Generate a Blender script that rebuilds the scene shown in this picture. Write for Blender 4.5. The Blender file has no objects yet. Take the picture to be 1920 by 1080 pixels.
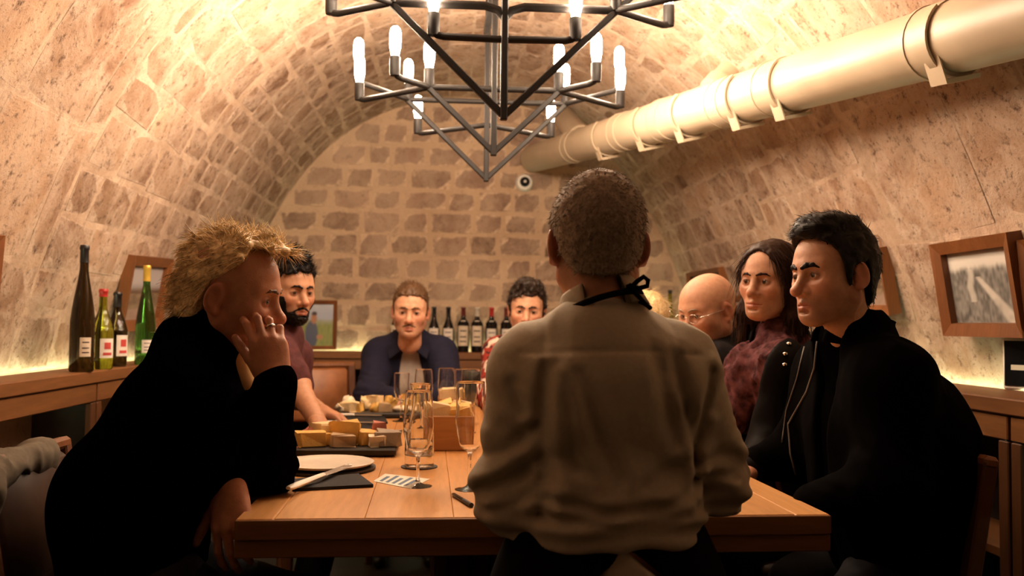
import bpy, bmesh, math, random
import numpy as np
from mathutils import Vector, Matrix, Euler

random.seed(7)
RNG = np.random.default_rng(11)
SC = bpy.context.scene
COL = SC.collection
R = math.radians

# ------------------------------------------------------------------ camera
FPX = 1700.0
CAM_Z = 1.13
YAW = math.atan(124.3 / FPX)
PITCH = math.atan(71.3 / FPX)
ROLL = math.radians(0.6)
cam_d = bpy.data.cameras.new('camera')
cam = bpy.data.objects.new('camera', cam_d)
COL.objects.link(cam)
cam_d.sensor_width = 36.0
cam_d.lens = FPX / 1920 * 36.0
cam_d.clip_start = 0.05
cam_d.dof.use_dof = True
cam_d.dof.focus_distance = 2.05
cam_d.dof.aperture_fstop = 4.0
cam.location = (0, 0, CAM_Z)
CROT = Matrix.Rotation(-YAW, 3, 'Z') @ Matrix.Rotation(math.pi / 2 + PITCH, 3, 'X') @ Matrix.Rotation(ROLL, 3, 'Z')
cam.rotation_euler = CROT.to_euler()
SC.camera = cam

def ray(px, py):
    return CROT @ Vector(((px - 960) / FPX, -(py - 540) / FPX, -1))

def W(px, py, Y):                      # where the sight line through a pixel meets the plane y = Y
    d = ray(px, py)
    return Vector((0, 0, CAM_Z)) + d * (Y / d.y)

def PZ(px, py, z):                     # ... and the horizontal plane at height z
    d = ray(px, py)
    return Vector((0, 0, CAM_Z)) + d * ((z - CAM_Z) / d.z)

# ------------------------------------------------------------------ light and exposure
world = bpy.data.worlds.new('world')
SC.world = world
world.use_nodes = True
world.node_tree.nodes['Background'].inputs[0].default_value = (1.0, 0.75, 0.5, 1)
world.node_tree.nodes['Background'].inputs[1].default_value = 0.002
SC.view_settings.view_transform = 'Standard'
SC.view_settings.look = 'None'
SC.view_settings.gamma = 1.0
SC.view_settings.use_curve_mapping = False
SC.view_settings.exposure = 0.0
BULB_STRENGTH = 315.0
BULB_COLOR = (1.0, 0.75, 0.53)
LED_STRENGTH = 22.0
LED_COLOR = (0.90, 1.0, 0.60)

# ------------------------------------------------------------------ materials
class NT:
    def __init__(s, m):
        m.use_nodes = True
        s.t = m.node_tree
        s.n = s.t.nodes
        s.b = s.n['Principled BSDF']
    def new(s, kind, **kw):
        n = s.n.new(kind)
        for k, v in kw.items():
            setattr(n, k, v)
        return n
    def link(s, a, b):
        s.t.links.new(a, b)
    def pos(s, scale=(1, 1, 1), obj=False):
        mp = s.new('ShaderNodeMapping')
        mp.inputs['Scale'].default_value = scale
        if obj:
            c = s.new('ShaderNodeTexCoord').outputs['Object']
        else:
            c = s.new('ShaderNodeNewGeometry').outputs['Position']
        s.link(c, mp.inputs[0])
        return mp.outputs[0]
    def noise(s, vec, scale, detail=4, rough=0.55, dist=0.0):
        n = s.new('ShaderNodeTexNoise')
        n.inputs['Scale'].default_value = scale
        n.inputs['Detail'].default_value = detail
        n.inputs['Roughness'].default_value = rough
        n.inputs['Distortion'].default_value = dist
        s.link(vec, n.inputs['Vector'])
        return n.outputs['Fac']
    def ramp(s, fac, stops):
        r = s.new('ShaderNodeValToRGB')
        e = r.color_ramp.elements
        while len(e) < len(stops):
            e.new(0.5)
        for el, (p, c) in zip(e, stops):
            el.position = p
            el.color = (*c, 1) if len(c) == 3 else c
        s.link(fac, r.inputs[0])
        return r.outputs[0]
    def mix(s, fac, a, b, mode='MIX'):
        m = s.new('ShaderNodeMix', data_type='RGBA', blend_type=mode)
        for sock, v in ((m.inputs[0], fac), (m.inputs[6], a), (m.inputs[7], b)):
            if hasattr(v, 'is_output'):
                s.link(v, sock)
            else:
                sock.default_value = v if not isinstance(v, tuple) else (*v, 1)
        return m.outputs[2]
    def bump(s, h, strength=0.3, dist=0.01, prev=None):
        b = s.new('ShaderNodeBump')
        b.inputs['Strength'].default_value = strength
        b.inputs['Distance'].default_value = dist
        s.link(h, b.inputs['Height'])
        if prev is not None:
            s.link(prev, b.inputs['Normal'])
        return b.outputs[0]
    def rnd(s):
        return s.new('ShaderNodeObjectInfo').outputs['Random']

M = {}
def mat(name, color, rough=0.6, metal=0.0, vary=0.0, scale=30.0, bump=0.0, spec=0.5, stretch=(1, 1, 1), sheen=0.0):
    m = bpy.data.materials.new(name)
    t = NT(m)
    t.b.inputs['Roughness'].default_value = rough
    t.b.inputs['Metallic'].default_value = metal
    t.b.inputs['Specular IOR Level'].default_value = spec
    if sheen:
        t.b.inputs['Sheen Weight'].default_value = sheen
    v = t.pos(stretch)
    f = t.noise(v, scale, 3)
    lo = tuple(c * (1 - vary) for c in color)
    hi = tuple(min(1, c * (1 + vary)) for c in color)
    t.link(t.ramp(f, [(0.3, lo), (0.7, hi)]), t.b.inputs['Base Color'])
    if bump:
        t.link(t.bump(f, bump, 0.003), t.b.inputs['Normal'])
    M[name] = m
    return m

def wood(name, c1, c2, axis=1, rough=0.4, scale=9.0, spec=0.4):
    m = bpy.data.materials.new(name)
    t = NT(m)
    sc = [1.0, 1.0, 1.0]
    sc[axis] = 0.09
    v = t.pos(tuple(sc))
    f = t.noise(v, scale, 6, 0.6, 0.6)
    g = t.noise(v, scale * 9, 3, 0.6)
    base = t.ramp(f, [(0.30, c1), (0.52, tuple((a + b) / 2 for a, b in zip(c1, c2))), (0.72, c2)])
    dark = tuple(c * 0.55 for c in c1)
    fine = t.ramp(g, [(0.35, (1, 1, 1)), (0.62, (0, 0, 0))])
    mm = t.new('ShaderNodeMath', operation='MULTIPLY')
    t.link(fine, mm.inputs[0]); mm.inputs[1].default_value = 0.28
    b2 = t.mix(mm.outputs[0], base, dark)
    r = t.rnd()
    rr = t.ramp(r, [(0.0, (0.86, 0.84, 0.82)), (1.0, (1.08, 1.08, 1.08))])
    t.link(t.mix(1.0, b2, rr, 'MULTIPLY'), t.b.inputs['Base Color'])
    t.b.inputs['Roughness'].default_value = rough
    t.b.inputs['Specular IOR Level'].default_value = spec
    t.link(t.bump(g, 0.12, 0.002), t.b.inputs['Normal'])
    M[name] = m
    return m

def glass(name, color, rough=0.0, ior=1.45):
    m = bpy.data.materials.new(name)
    t = NT(m)
    t.b.inputs['Base Color'].default_value = (*color, 1)
    t.b.inputs['Roughness'].default_value = rough
    t.b.inputs['IOR'].default_value = ior
    t.b.inputs['Transmission Weight'].default_value = 1.0
    M[name] = m
    return m

def emit(name, color, strength):
    m = bpy.data.materials.new(name)
    t = NT(m)
    t.b.inputs['Base Color'].default_value = (*color, 1)
    t.b.inputs['Emission Color'].default_value = (*color, 1)
    t.b.inputs['Emission Strength'].default_value = strength
    M[name] = m
    return m

def stone(name, tones, mottle, pit=0.5, smear=None):
    """weathered stone: broad tone drift, mottling, dark pits; lime smeared over the edges of a piece (attribute Col, 1 at its rim)"""
    m = bpy.data.materials.new(name)
    t = NT(m)
    v = t.pos()
    big = t.noise(v, 1.5, 4, 0.6, 0.4)
    mid = t.noise(v, 6.0, 7, 0.72, 0.5)
    fine = t.noise(v, 22.0, 7, 0.80)
    dots = t.noise(v, 70.0, 3, 0.6)
    base = t.ramp(big, [(0.36, tones[0]), (0.5, tones[1]), (0.64, tones[2])])
    rr = t.ramp(t.rnd(), [(0.0, (0.66, 0.60, 0.55)), (0.5, (0.96, 0.94, 0.92)), (1.0, (1.22, 1.19, 1.14))])
    base = t.mix(1.0, base, rr, 'MULTIPLY')
    def times(f, k):
        q = t.new('ShaderNodeMath', operation='MULTIPLY'); t.link(f, q.inputs[0]); q.inputs[1].default_value = k
        return q.outputs[0]
    base = t.mix(times(t.ramp(mid, [(0.40, (0, 0, 0)), (0.60, (1, 1, 1))]), 0.75), base, mottle)
    if smear is not None:
        e = t.new('ShaderNodeAttribute', attribute_name='Col').outputs['Fac']
        n = t.noise(v, 13.0, 4, 0.65, 0.4)
        ad = t.new('ShaderNodeMath', operation='ADD'); t.link(times(e, 1.0), ad.inputs[0]); t.link(times(n, 1.0), ad.inputs[1])
        base = t.mix(times(t.ramp(times(ad.outputs[0], 0.5), [(0.69, (0, 0, 0)), (0.79, (1, 1, 1))]), 0.85), base, smear)
    dark = tuple(c * 0.42 for c in tones[0])
    base = t.mix(times(t.ramp(fine, [(0.34, (1, 1, 1)), (0.46, (0, 0, 0))]), pit), base, dark)
    base = t.mix(times(t.ramp(dots, [(0.30, (1, 1, 1)), (0.40, (0, 0, 0))]), pit * .7), base, dark)
    t.link(base, t.b.inputs['Base Color'])
    t.b.inputs['Roughness'].default_value = 0.92
    t.b.inputs['Specular IOR Level'].default_value = 0.15
    b1 = t.bump(mid, 0.6, 0.02)
    b2 = t.bump(fine, 0.7, 0.010, b1)
    t.link(b2, t.b.inputs['Normal'])
    M[name] = m
    return m

def vcol(name, rough=0.6, spec=0.4, bump=0.0, scale=300.0, sss=0.0, coat=0.0):
    m = bpy.data.materials.new(name)
    t = NT(m)
    a = t.new('ShaderNodeAttribute', attribute_name='Col')
    t.b.inputs['Roughness'].default_value = rough
    t.b.inputs['Specular IOR Level'].default_value = spec
    c = a.outputs['Color']
    if bump:
        f = t.noise(t.pos(), scale, 3)
        t.link(t.bump(f, bump, 0.002), t.b.inputs['Normal'])
        g = t.ramp(t.noise(t.pos(), scale * 0.14, 3), [(0.3, (0.86, 0.84, 0.84)), (0.7, (1.08, 1.08, 1.08))])
        c = t.mix(1.0, c, g, 'MULTIPLY')
    t.link(c, t.b.inputs['Base Color'])
    if sss:
        t.b.inputs['Subsurface Weight'].default_value = sss
        t.b.inputs['Subsurface Radius'].default_value = (0.012, 0.004, 0.002)
        t.b.inputs['Subsurface Scale'].default_value = 1.0
    M[name] = m
    return m

stone('vault_stone', [(0.225, 0.130, 0.084), (0.365, 0.240, 0.162), (0.476, 0.340, 0.246)], (0.510, 0.381, 0.292), 0.95, (0.522, 0.398, 0.308))
stone('vault_mortar', [(0.410, 0.294, 0.213), (0.524, 0.397, 0.305), (0.570, 0.449, 0.360)], (0.376, 0.259, 0.183), 0.6)
stone('wall_stone', [(0.240, 0.155, 0.114), (0.319, 0.217, 0.160), (0.410, 0.289, 0.216)], (0.468, 0.341, 0.243), 0.45, (0.689, 0.506, 0.348))
stone('wall_mortar', [(0.573, 0.413, 0.274), (0.659, 0.487, 0.333), (0.708, 0.536, 0.379)], (0.525, 0.376, 0.261), 0.35)
wood('oak', (0.50, 0.235, 0.075), (0.68, 0.37, 0.14), 1, 0.38)
wood('oak_across', (0.42, 0.19, 0.06), (0.58, 0.30, 0.11), 0, 0.42)
wood('oak_edge_shaded', (0.20, 0.085, 0.026), (0.30, 0.135, 0.045), 0, 0.45)  # darker copy of the table oak, the end faces' shade put into its colour
wood('cabinet_wood', (0.17, 0.066, 0.02), (0.26, 0.11, 0.036), 1, 0.5)
wood('cabinet_upright', (0.085, 0.032, 0.010), (0.14, 0.055, 0.018), 2, 0.5)
wood('cabinet_cross', (0.17, 0.066, 0.02), (0.26, 0.11, 0.036), 0, 0.5)
wood('frame_wood', (0.16, 0.055, 0.016), (0.25, 0.092, 0.028), 2, 0.45, 14)
wood('dark_wood', (0.10, 0.035, 0.014), (0.15, 0.055, 0.02), 2, 0.5)
mat('shade_black', (0.016, 0.008, 0.005), 0.8, vary=0.2)  # near black, the shade inside the open shelving put into the colour
mat('floor_tile', (0.03, 0.02, 0.014), 0.6, vary=0.3, scale=5, bump=0.1)
mat('black_iron', (0.010, 0.008, 0.007), 0.55, 0.0, spec=0.25, vary=0.2, scale=60, bump=0.1)
mat('pipe_paint', (0.42, 0.335, 0.235), 0.45, vary=0.07, scale=6, bump=0.04)
mat('white_plastic', (0.75, 0.72, 0.66), 0.35, vary=0.03)
mat('black_gloss', (0.008, 0.008, 0.009), 0.12, vary=0.1)
mat('slate', (0.016, 0.013, 0.012), 0.5, vary=0.3, bump=0.2)
mat('leather_shaded', (0.05, 0.022, 0.010), 0.45, vary=0.22, scale=14, bump=0.15)  # chair leather with the shade round the sitters put into its colour
mat('leather', (0.27, 0.10, 0.035), 0.42, vary=0.22, scale=14, bump=0.15)
mat('steel', (0.75, 0.73, 0.70), 0.22, 1.0, vary=0.05)
mat('porcelain', (0.72, 0.66, 0.56), 0.3, vary=0.05, scale=40, bump=0.05)
mat('napkin_black', (0.010, 0.010, 0.012), 0.9, vary=0.3, scale=200, bump=0.3)
mat('bone_white', (0.80, 0.74, 0.64), 0.4, vary=0.05)
mat('cork', (0.55, 0.33, 0.16), 0.8, vary=0.2, scale=80)
mat('pit_black', (0.004, 0.004, 0.004), 0.6)
glass('clear_glass', (1.0, 0.99, 0.97))
glass('water', (0.98, 1.0, 1.0), ior=1.33)
glass('bottle_dark', (0.055, 0.035, 0.012))
glass('bottle_green', (0.10, 0.34, 0.06))
glass('bottle_olive', (0.42, 0.46, 0.04))
mat('bottle_black', (0.006, 0.005, 0.005), 0.08, vary=0.1)
mat('red_wine', (0.006, 0.004, 0.008), 0.15)
emit('bulb_glow', BULB_COLOR, BULB_STRENGTH)
emit('led_glow', LED_COLOR, LED_STRENGTH)
vcol('print', 0.45, 0.4)
vcol('skin', 0.48, 0.35, 0.25, 420, sss=0.12)
vcol('cheese', 0.55, 0.4, 0.5, 220)
vcol('fabric_print', 0.85, 0.2, 0.3, 500)

# ------------------------------------------------------------------ object helpers
def uname(n):
    return n

def tag(o, label=None, cat=None, group=None, kind=None):
    if label: o['label'] = label
    if cat: o['category'] = cat
    if group: o['group'] = group
    if kind: o['kind'] = kind
    return o

def empty(name, loc=(0, 0, 0), rz=0.0, label=None, cat=None, group=None):
    o = bpy.data.objects.new(name, None)
    COL.objects.link(o)
    o.location = loc
    o.rotation_euler = (0, 0, rz)
    return tag(o, label, cat, group)

def mesh_obj(name, V, F, m, parent=None, smooth=True, col=None, loc=None):
    """V (n,3) array, F (k,3|4) array or list of lists."""
    me = bpy.data.meshes.new(name)
    if isinstance(F, np.ndarray):
        n = F.shape[1]
        me.vertices.add(len(V))
        me.vertices.foreach_set('co', np.asarray(V, dtype=np.float32).ravel())
        me.loops.add(F.size)
        me.loops.foreach_set('vertex_index', F.astype(np.int32).ravel())
        me.polygons.add(len(F))
        me.polygons.foreach_set('loop_start', np.arange(0, F.size, n, dtype=np.int32))
        me.update(calc_edges=True)
        me.validate()
    else:
        me.from_pydata([tuple(v) for v in V], [], F)
    if smooth:
        me.polygons.foreach_set('use_smooth', np.ones(len(me.polygons), dtype=bool))
    if col is not None:
        a = me.color_attributes.new('Col', 'FLOAT_COLOR', 'POINT')
        c = np.ones((len(V), 4), dtype=np.float32)
        c[:, :3] = col
        a.data.foreach_set('color', c.ravel())
    ms = m if isinstance(m, (list, tuple)) else [m]
    for x in ms:
        me.materials.append(M[x] if isinstance(x, str) else x)
    me.update()
    o = bpy.data.objects.new(name, me)
    COL.objects.link(o)
    if parent is not None:
        o.parent = parent
    if loc is not None:
        o.location = loc
    return o

class MB:
    """collects simple solids into one mesh"""
    def __init__(s):
        s.v = []; s.f = []; s.mi = []
    def add(s, V, F, mi=0):
        b = len(s.v)
        s.v += [tuple(v) for v in V]
        s.f += [[i + b for i in f] for f in F]
        s.mi += [mi] * len(F)
        return s
    def box(s, c, d, rot=None, bev=0.0, mi=0):
        bm = bmesh.new()
        bmesh.ops.create_cube(bm, size=1.0)
        for v in bm.verts:
            v.co = Vector((v.co.x * d[0], v.co.y * d[1], v.co.z * d[2]))
        if bev > 0:
            bmesh.ops.bevel(bm, geom=bm.edges[:], offset=bev, segments=1, affect='EDGES')
        Mx = rot.to_4x4() if rot is not None else Matrix.Identity(4)
        bm.verts.index_update()
        V = [Vector(c) + (Mx @ v.co) for v in bm.verts]
        F = [[v.index for v in f.verts] for f in bm.faces]
        bm.free()
        return s.add(V, F, mi)
    def tube(s, pts, r, n=8, cap=True, mi=0):
        pts = [Vector(p) for p in pts]
        rs = r if isinstance(r, (list, tuple)) else [r] * len(pts)
        V = []; F = []
        up = None
        for i, p in enumerate(pts):
            a = pts[max(i - 1, 0)]; b = pts[min(i + 1, len(pts) - 1)]
            t = (b - a).normalized()
            if up is None:
                up = Vector((0, 0, 1)) if abs(t.z) < 0.9 else Vector((1, 0, 0))
            x = t.cross(up).normalized()
            y = x.cross(t).normalized()
            up = y
            for k in range(n):
                an = 2 * math.pi * k / n
                V.append(p + (x * math.cos(an) + y * math.sin(an)) * rs[i])
        for i in range(len(pts) - 1):
            for k in range(n):
                F.append([i * n + k, i * n + (k + 1) % n, (i + 1) * n + (k + 1) % n, (i + 1) * n + k])
        if cap:
            F.append(list(range(n))[::-1]); F.append([(len(pts) - 1) * n + k for k in range(n)])
        return s.add(V, F, mi)
    def lathe(s, prof, n=24, c=(0, 0, 0), mi=0, rot=None):
        """prof: list of (r, z)"""
        V = []; F = []; rows = []
        for r, z in prof:
            if r < 1e-6:
                rows.append([len(V)]); V.append(Vector((0, 0, z)))
            else:
                rows.append(list(range(len(V), len(V) + n)))
                V += [Vector((r * math.cos(2 * math.pi * k / n), r * math.sin(2 * math.pi * k / n), z)) for k in range(n)]
        for a, b in zip(rows, rows[1:]):
            if len(a) == 1 and len(b) == 1: continue
            for k in range(n):
                k2 = (k + 1) % n
                if len(a) == 1: F.append([a[0], b[k2], b[k]])
                elif len(b) == 1: F.append([a[k], a[k2], b[0]])
                else: F.append([a[k], a[k2], b[k2], b[k]])
        if rot is not None: V = [rot @ v for v in V]
        V = [v + Vector(c) for v in V]
        return s.add(V, F, mi)
    def build(s, name, m, parent=None, smooth=False, loc=None, angle=None):
        o = mesh_obj(name, s.v, s.f, m, parent, smooth or angle is not None, loc=loc)
        if any(s.mi):
            o.data.polygons.foreach_set('material_index', np.array(s.mi, dtype=np.int32))
        if angle is not None:
            sharp_by_angle(o.data, angle)
        return o

def sharp_by_angle(me, deg):
    bm = bmesh.new(); bm.from_mesh(me)
    bmesh.ops.recalc_face_normals(bm, faces=bm.faces[:])
    for e in bm.edges:
        if len(e.link_faces) == 2 and e.calc_face_angle(0) > R(deg):
            e.smooth = False
    bm.to_mesh(me); bm.free()

def box(name, c, d, m, parent=None, rot=None, bev=0.003):
    """one box part, its origin at its centre"""
    o = MB().box((0, 0, 0), d, None, bev).build(name, m, parent)
    o.location = c
    if rot is not None:
        o.rotation_euler = rot if isinstance(rot, Euler) else Euler(rot)
    return o

def kids(o):
    return list(o.children)

def copy_tree(o, parent=None):
    c = o.copy(); COL.objects.link(c); c.parent = parent
    for ch in kids(o):
        copy_tree(ch, c)
    return c
# ================================================================== the cellar
CX, ZS, VA, VB = 0.15, 0.95, 1.65, 1.78        # vault: centre x, spring height, half width, rise
Y0, Y1 = -2.6, 6.32                             # behind the camera ... back wall

def vault(th):                                  # th 0 = right spring, pi = left spring
    c, s_ = math.cos(th), math.sin(th)
    k = 1 - 0.06 * math.sin(math.pi * s_)
    return CX + VA * c * k, ZS + VB * s_
TH = np.linspace(0, math.pi, 1201)
_vp = np.array([vault(t) for t in TH])
ARC = np.concatenate([[0], np.cumsum(np.hypot(*np.diff(_vp, axis=0).T))])
def vault_s(s_):                                # by arc length: point and inward normal
    t = np.interp(s_, ARC, TH)
    x, z = vault(t)
    x2, z2 = vault(min(t + 0.004, math.pi)); x1, z1 = vault(max(t - 0.004, 0))
    dx, dz = x2 - x1, z2 - z1
    l = math.hypot(dx, dz)
    return x, z, -dz / l, dx / l

# ceiling: mortar bed of the vault, with the stones as its pieces
V = []; F = []
nt, ny = 64, 24
for j in range(ny + 1):
    y = Y0 + (Y1 - Y0) * j / ny
    for i in range(nt + 1):
        x, z, nx, nz = vault_s(ARC[-1] * i / nt)
        V.append((x, y, z))
for j in range(ny):
    for i in range(nt):
        a = j * (nt + 1) + i
        F.append([a, a + nt + 1, a + nt + 2, a + 1])
ceiling = mesh_obj('ceiling', np.array(V), np.array(F), 'vault_mortar')
ceiling['kind'] = 'structure'

def stone_patch(s0, s1, y0, y1, proud, rng, nu=4, nv=4, wob=0.012):
    """one stone: a slightly bulged patch lying proud of the vault bed, with sunken rim"""
    V = []; F = []
    sc, yc = (s0 + s1) / 2, (y0 + y1) / 2
    cor = rng.normal(0, wob, (4, 2))
    def warp(u, v):
        w = ((1 - u) * (1 - v), u * (1 - v), u * v, (1 - u) * v)
        return sum(wi * c for wi, c in zip(w, cor))
    tilt = rng.normal(0, 0.0015, 2)
    for j in range(nv):
        for i in range(nu):
            u = i / (nu - 1); v = j / (nv - 1)
            o = warp(u, v)
            s_ = s0 + (s1 - s0) * u + o[0]; y = y0 + (y1 - y0) * v + o[1]
            x, z, nx, nz = vault_s(min(max(s_, 0), ARC[-1]))
            edge = min(u, 1 - u, v, 1 - v) * 3
            p = proud * (0.3 + 0.7 * min(edge, 1)) + tilt[0] * (u - .5) + tilt[1] * (v - .5) + rng.normal(0, 0.0006)
            V.append((x + nx * p, y, z + nz * p))
    rim = [i for i in range(nu)] + [j * nu + nu - 1 for j in range(1, nv)] + [(nv - 1) * nu + i for i in range(nu - 2, -1, -1)] + [j * nu for j in range(nv - 2, 0, -1)]
    for j in range(nv - 1):
        for i in range(nu - 1):
            a = j * nu + i
            F.append([a, a + nu, a + nu + 1, a + 1])
    b = len(V)
    xc, zc, _, _ = vault_s(sc)
    for r_ in rim:
        x, y, z = V[r_]
        u = (r_ % nu) / (nu - 1); v = (r_ // nu) / (nv - 1)
        o = warp(u, v)
        s_ = s0 + (s1 - s0) * u + o[0] + (u - .5) * .012; y = y0 + (y1 - y0) * v + o[1] + (v - .5) * .012
        x, z, nx, nz = vault_s(min(max(s_, 0), ARC[-1]))
        V.append((x - nx * .008, y, z - nz * .008))
    n = len(rim)
    t_ = len(V)
    V += [V[r_] for r_ in rim]
    for k in range(n):
        F.append([t_ + k, t_ + (k + 1) % n, b + (k + 1) % n, b + k])
    E = np.zeros((len(V), 3)); E[rim] = 1; E[b:] = 1
    return V, F, (xc, yc, zc), E

rng = np.random.default_rng(5)
n_stones = 0
far_stuff = MB(); far_E = []
def lay(ya, yb, rows, len_lo, len_hi, gap, proud, single, wob=.008):
    global n_stones
    total = ARC[-1]
    hs = rng.uniform(0.8, 1.25, rows); hs = hs / hs.sum() * total
    s_ = 0
    for hgt in hs:
        y = ya - rng.uniform(0, len_lo * .8)
        while y < yb - .06:
            ln = rng.uniform(len_lo, len_hi)
            y0, y1 = max(y, ya), min(y + ln, yb)
            y += ln
            if y1 - y0 < .08: continue
            g = gap * rng.uniform(.6, 1.5)
            Vs, Fs, c, Es = stone_patch(s_ + g / 2, s_ + hgt - g / 2, y0 + g / 2, y1 - g / 2, proud * rng.uniform(.3, 1.5), rng, wob=wob)
            if single and n_stones < 300:
                o = mesh_obj('stone_block', np.array(Vs) - np.array(c), Fs, 'vault_stone', ceiling, True, Es, c)
                n_stones += 1
            else:
                far_stuff.add(Vs, Fs); far_E.append(Es)
        s_ += hgt
lay(1.95, 3.25, 12, .34, .60, .024, .0045, True, .010)
lay(3.25, 4.35, 27, .20, .44, .022, .0045, True, .006)
lay(4.35, Y1 - .01, 36, .16, .40, .020, .0045, True, .005)
lay(Y0, 1.95, 12, .4, .7, .03, .0045, False, .010)
o = mesh_obj('stone_blocks', far_stuff.v, far_stuff.f, 'vault_stone', ceiling, True, np.concatenate(far_E))
o['kind'] = 'stuff'

# back wall with coursed blocks
V = [(CX, Y1, 0.3)]; F = []
pts = [(CX + VA * 1.02, 0.0)] + [vault(t) for t in np.linspace(0, math.pi, 49)] + [(CX - VA * 1.02, 0.0)]
for x, z in pts: V.append((x, Y1, z))
for i in range(1, len(pts)): F.append([0, i, i + 1])
F.append([0, len(pts), 1])
wall_back = mesh_obj('wall_back', np.array(V), F, 'wall_mortar', None, False)
wall_back['kind'] = 'structure'
V2 = [(x, Y0, z) for x, _, z in V]
wall_front = mesh_obj('wall_front', np.array(V2), [f[::-1] for f in F], 'shade_black', None, False)  # unseen wall behind the camera, coloured dark so it bounces less light
wall_front['kind'] = 'structure'

def half_at(z):
    if z <= ZS: return VA
    t = min((z - ZS) / VB, 1)
    return VA * math.sqrt(max(0, 1 - t * t)) * (1 - .06 * math.sin(math.pi * t))

def block_wall(parent, ytop):
    z = 0.80
    r2 = np.random.default_rng(9)
    while z < ZS + VB - .06:
        h = r2.choice([.125, .14, .155, .17])
        g = .034
        hw = half_at(z + h * .6) + .0
        x = CX - hw + r2.uniform(0.0, .05)
        while x < CX + hw - .05:
            w = r2.uniform(.17, .32)
            x1 = min(x + w, CX + hw - .005)
            if x1 - x > .07:
                gg = g * r2.uniform(.7, 1.5)
                cw, ch = x1 - x - gg, h - gg * .9
                # blocks are cut to the curve of the vault
                n = 5
                Vb = []; Fb = []
                pr = r2.uniform(.004, .016)
                cor = r2.normal(0, .0045, (4, 2))
                for j in range(3):
                    for i in range(n):
                        u = i / (n - 1); v = j / 2
                        wgt = ((1 - u) * (1 - v), u * (1 - v), u * v, (1 - u) * v)
                        o_ = sum(a * b for a, b in zip(wgt, cor))
                        rnd_ = .006 * (1 - math.cos(math.pi * u)) * 0
                        ed = min(u * 3, (1 - u) * 3, 1) * (1 if j == 1 else .55)
                        zz = z + gg / 2 + ch * v + o_[1] + r2.normal(0, .0025)
                        xx = x + gg / 2 + cw * u + o_[0]
                        lim = half_at(zz) - .012
                        xx = min(max(xx, CX - lim), CX + lim)
                        Vb.append((xx, Y1 - pr * (.45 + .55 * ed), zz))
                for j in range(2):
                    for i in range(n - 1):
                        a = j * n + i
                        Fb.append([a, a + 1, a + n + 1, a + n])
                rim = list(range(n)) + [2 * n - 1] + list(range(3 * n - 1, 2 * n - 1, -1)) + [n]
                b = len(Vb)
                for r_ in rim:
                    vx, vy, vz = Vb[r_]
                    Vb.append((vx, Y1 + .006, vz))
                t_ = len(Vb)
                Vb += [Vb[r_] for r_ in rim]
                for k in range(len(rim)):
                    k2 = (k + 1) % len(rim)
                    Fb.append([t_ + k2, t_ + k, b + k, b + k2])
                c = np.array(((x + x1) / 2, Y1, z + h / 2))
                Eb = np.zeros((len(Vb), 3)); Eb[rim] = 1; Eb[b:] = 1
                mesh_obj('stone_block', np.array(Vb) - c, Fb, 'wall_stone', parent, True, Eb, tuple(c))
            x = x1
        z += h
block_wall(wall_back, Y1)

# side walls below the spring line, floor
for nm, x in (('wall_left', CX - VA), ('wall_right', CX + VA)):
    o = mesh_obj(nm, np.array([(x, Y0, 0), (x, Y1, 0), (x, Y1, ZS), (x, Y0, ZS)]), [[0, 1, 2, 3]], 'vault_mortar', None, False)
    o['kind'] = 'structure'
fl = mesh_obj('floor', np.array([(CX - VA, Y0, 0), (CX + VA, Y0, 0), (CX + VA, Y1, 0), (CX - VA, Y1, 0)]), [[0, 1, 2, 3]], 'floor_tile', None, False)
fl['kind'] = 'structure'

# ================================================================== sideboards round the walls
SH = 0.95                                        # worktop height
LX, RX, BY = -1.27, 1.50, 6.0                    # front edges left, right, back
WT = .045
def worktop(name, x0, x1, y0, y1, label, m):
    o = box(name, ((x0 + x1) / 2, (y0 + y1) / 2, SH - WT / 2), (x1 - x0, y1 - y0, WT), m, None, None, .004)
    return tag(o, label, 'worktop')
LW, RW = CX - VA + .05, CX + VA - .05            # a gap behind the top for the light strip
worktop('worktop', LW, LX, .4, BY - .0, 'long wooden worktop over the shelving along the left-hand vault wall', 'cabinet_wood')
worktop('worktop', RX, RW, .4, BY - .0, 'long wooden worktop over the shelving along the right-hand vault wall', 'cabinet_wood')
worktop('worktop', LW, RW, BY + .002, Y1 - .06, 'wooden worktop under the row of bottles at the back wall', 'cabinet_cross')

def shelf_unit(p0, p1, front, label, shelves=(.16, .52)):
    """open shelving between p0 and p1 (along the wall); front: unit vector into the room; depth is behind the front plane"""
    p0 = Vector(p0); p1 = Vector(p1)
    L = (p1 - p0).length
    ax = (p1 - p0).normalized()
    front = Vector(front)
    rz = math.atan2(ax.y, ax.x)
    root = empty('shelf_unit', ((p0 + p1) / 2), rz, label, 'shelving')
    # local: x along, y away from or towards the room
    sy = 1 if (Matrix.Rotation(rz, 3, 'Z') @ Vector((0, 1, 0))).dot(front) > 0 else -1
    D = .26
    H = SH - WT - .002
    al = 'cabinet_wood' if abs(ax.y) > .5 else 'cabinet_cross'
    box('back_panel', (0, -sy * (D - .008), H / 2), (L - .01, .012, H), 'shade_black', root)
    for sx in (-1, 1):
        box('side_panel', (sx * (L / 2 - .012), -sy * D / 2, H / 2), (.02, D - .02, H), 'shade_black', root)
        box('stile', (sx * (L / 2 - .024), -sy * .012, (H - .07) / 2), (.044, .022, H - .07), 'cabinet_upright', root)
    box('top_rail', (0, -sy * .012, H - .034), (L - .006, .024, .066), al, root)
    box('plinth', (0, -sy * .03, .04), (L - .1, .02, .08), al, root)
    for z in shelves:
        box('shelf_board', (0, -sy * (D / 2 + .004), z), (L - .05, D - .04, .028), al, root)
    return root
ys_l = [.45, 1.47, 2.47, 3.47, 4.47, 5.30]
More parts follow.
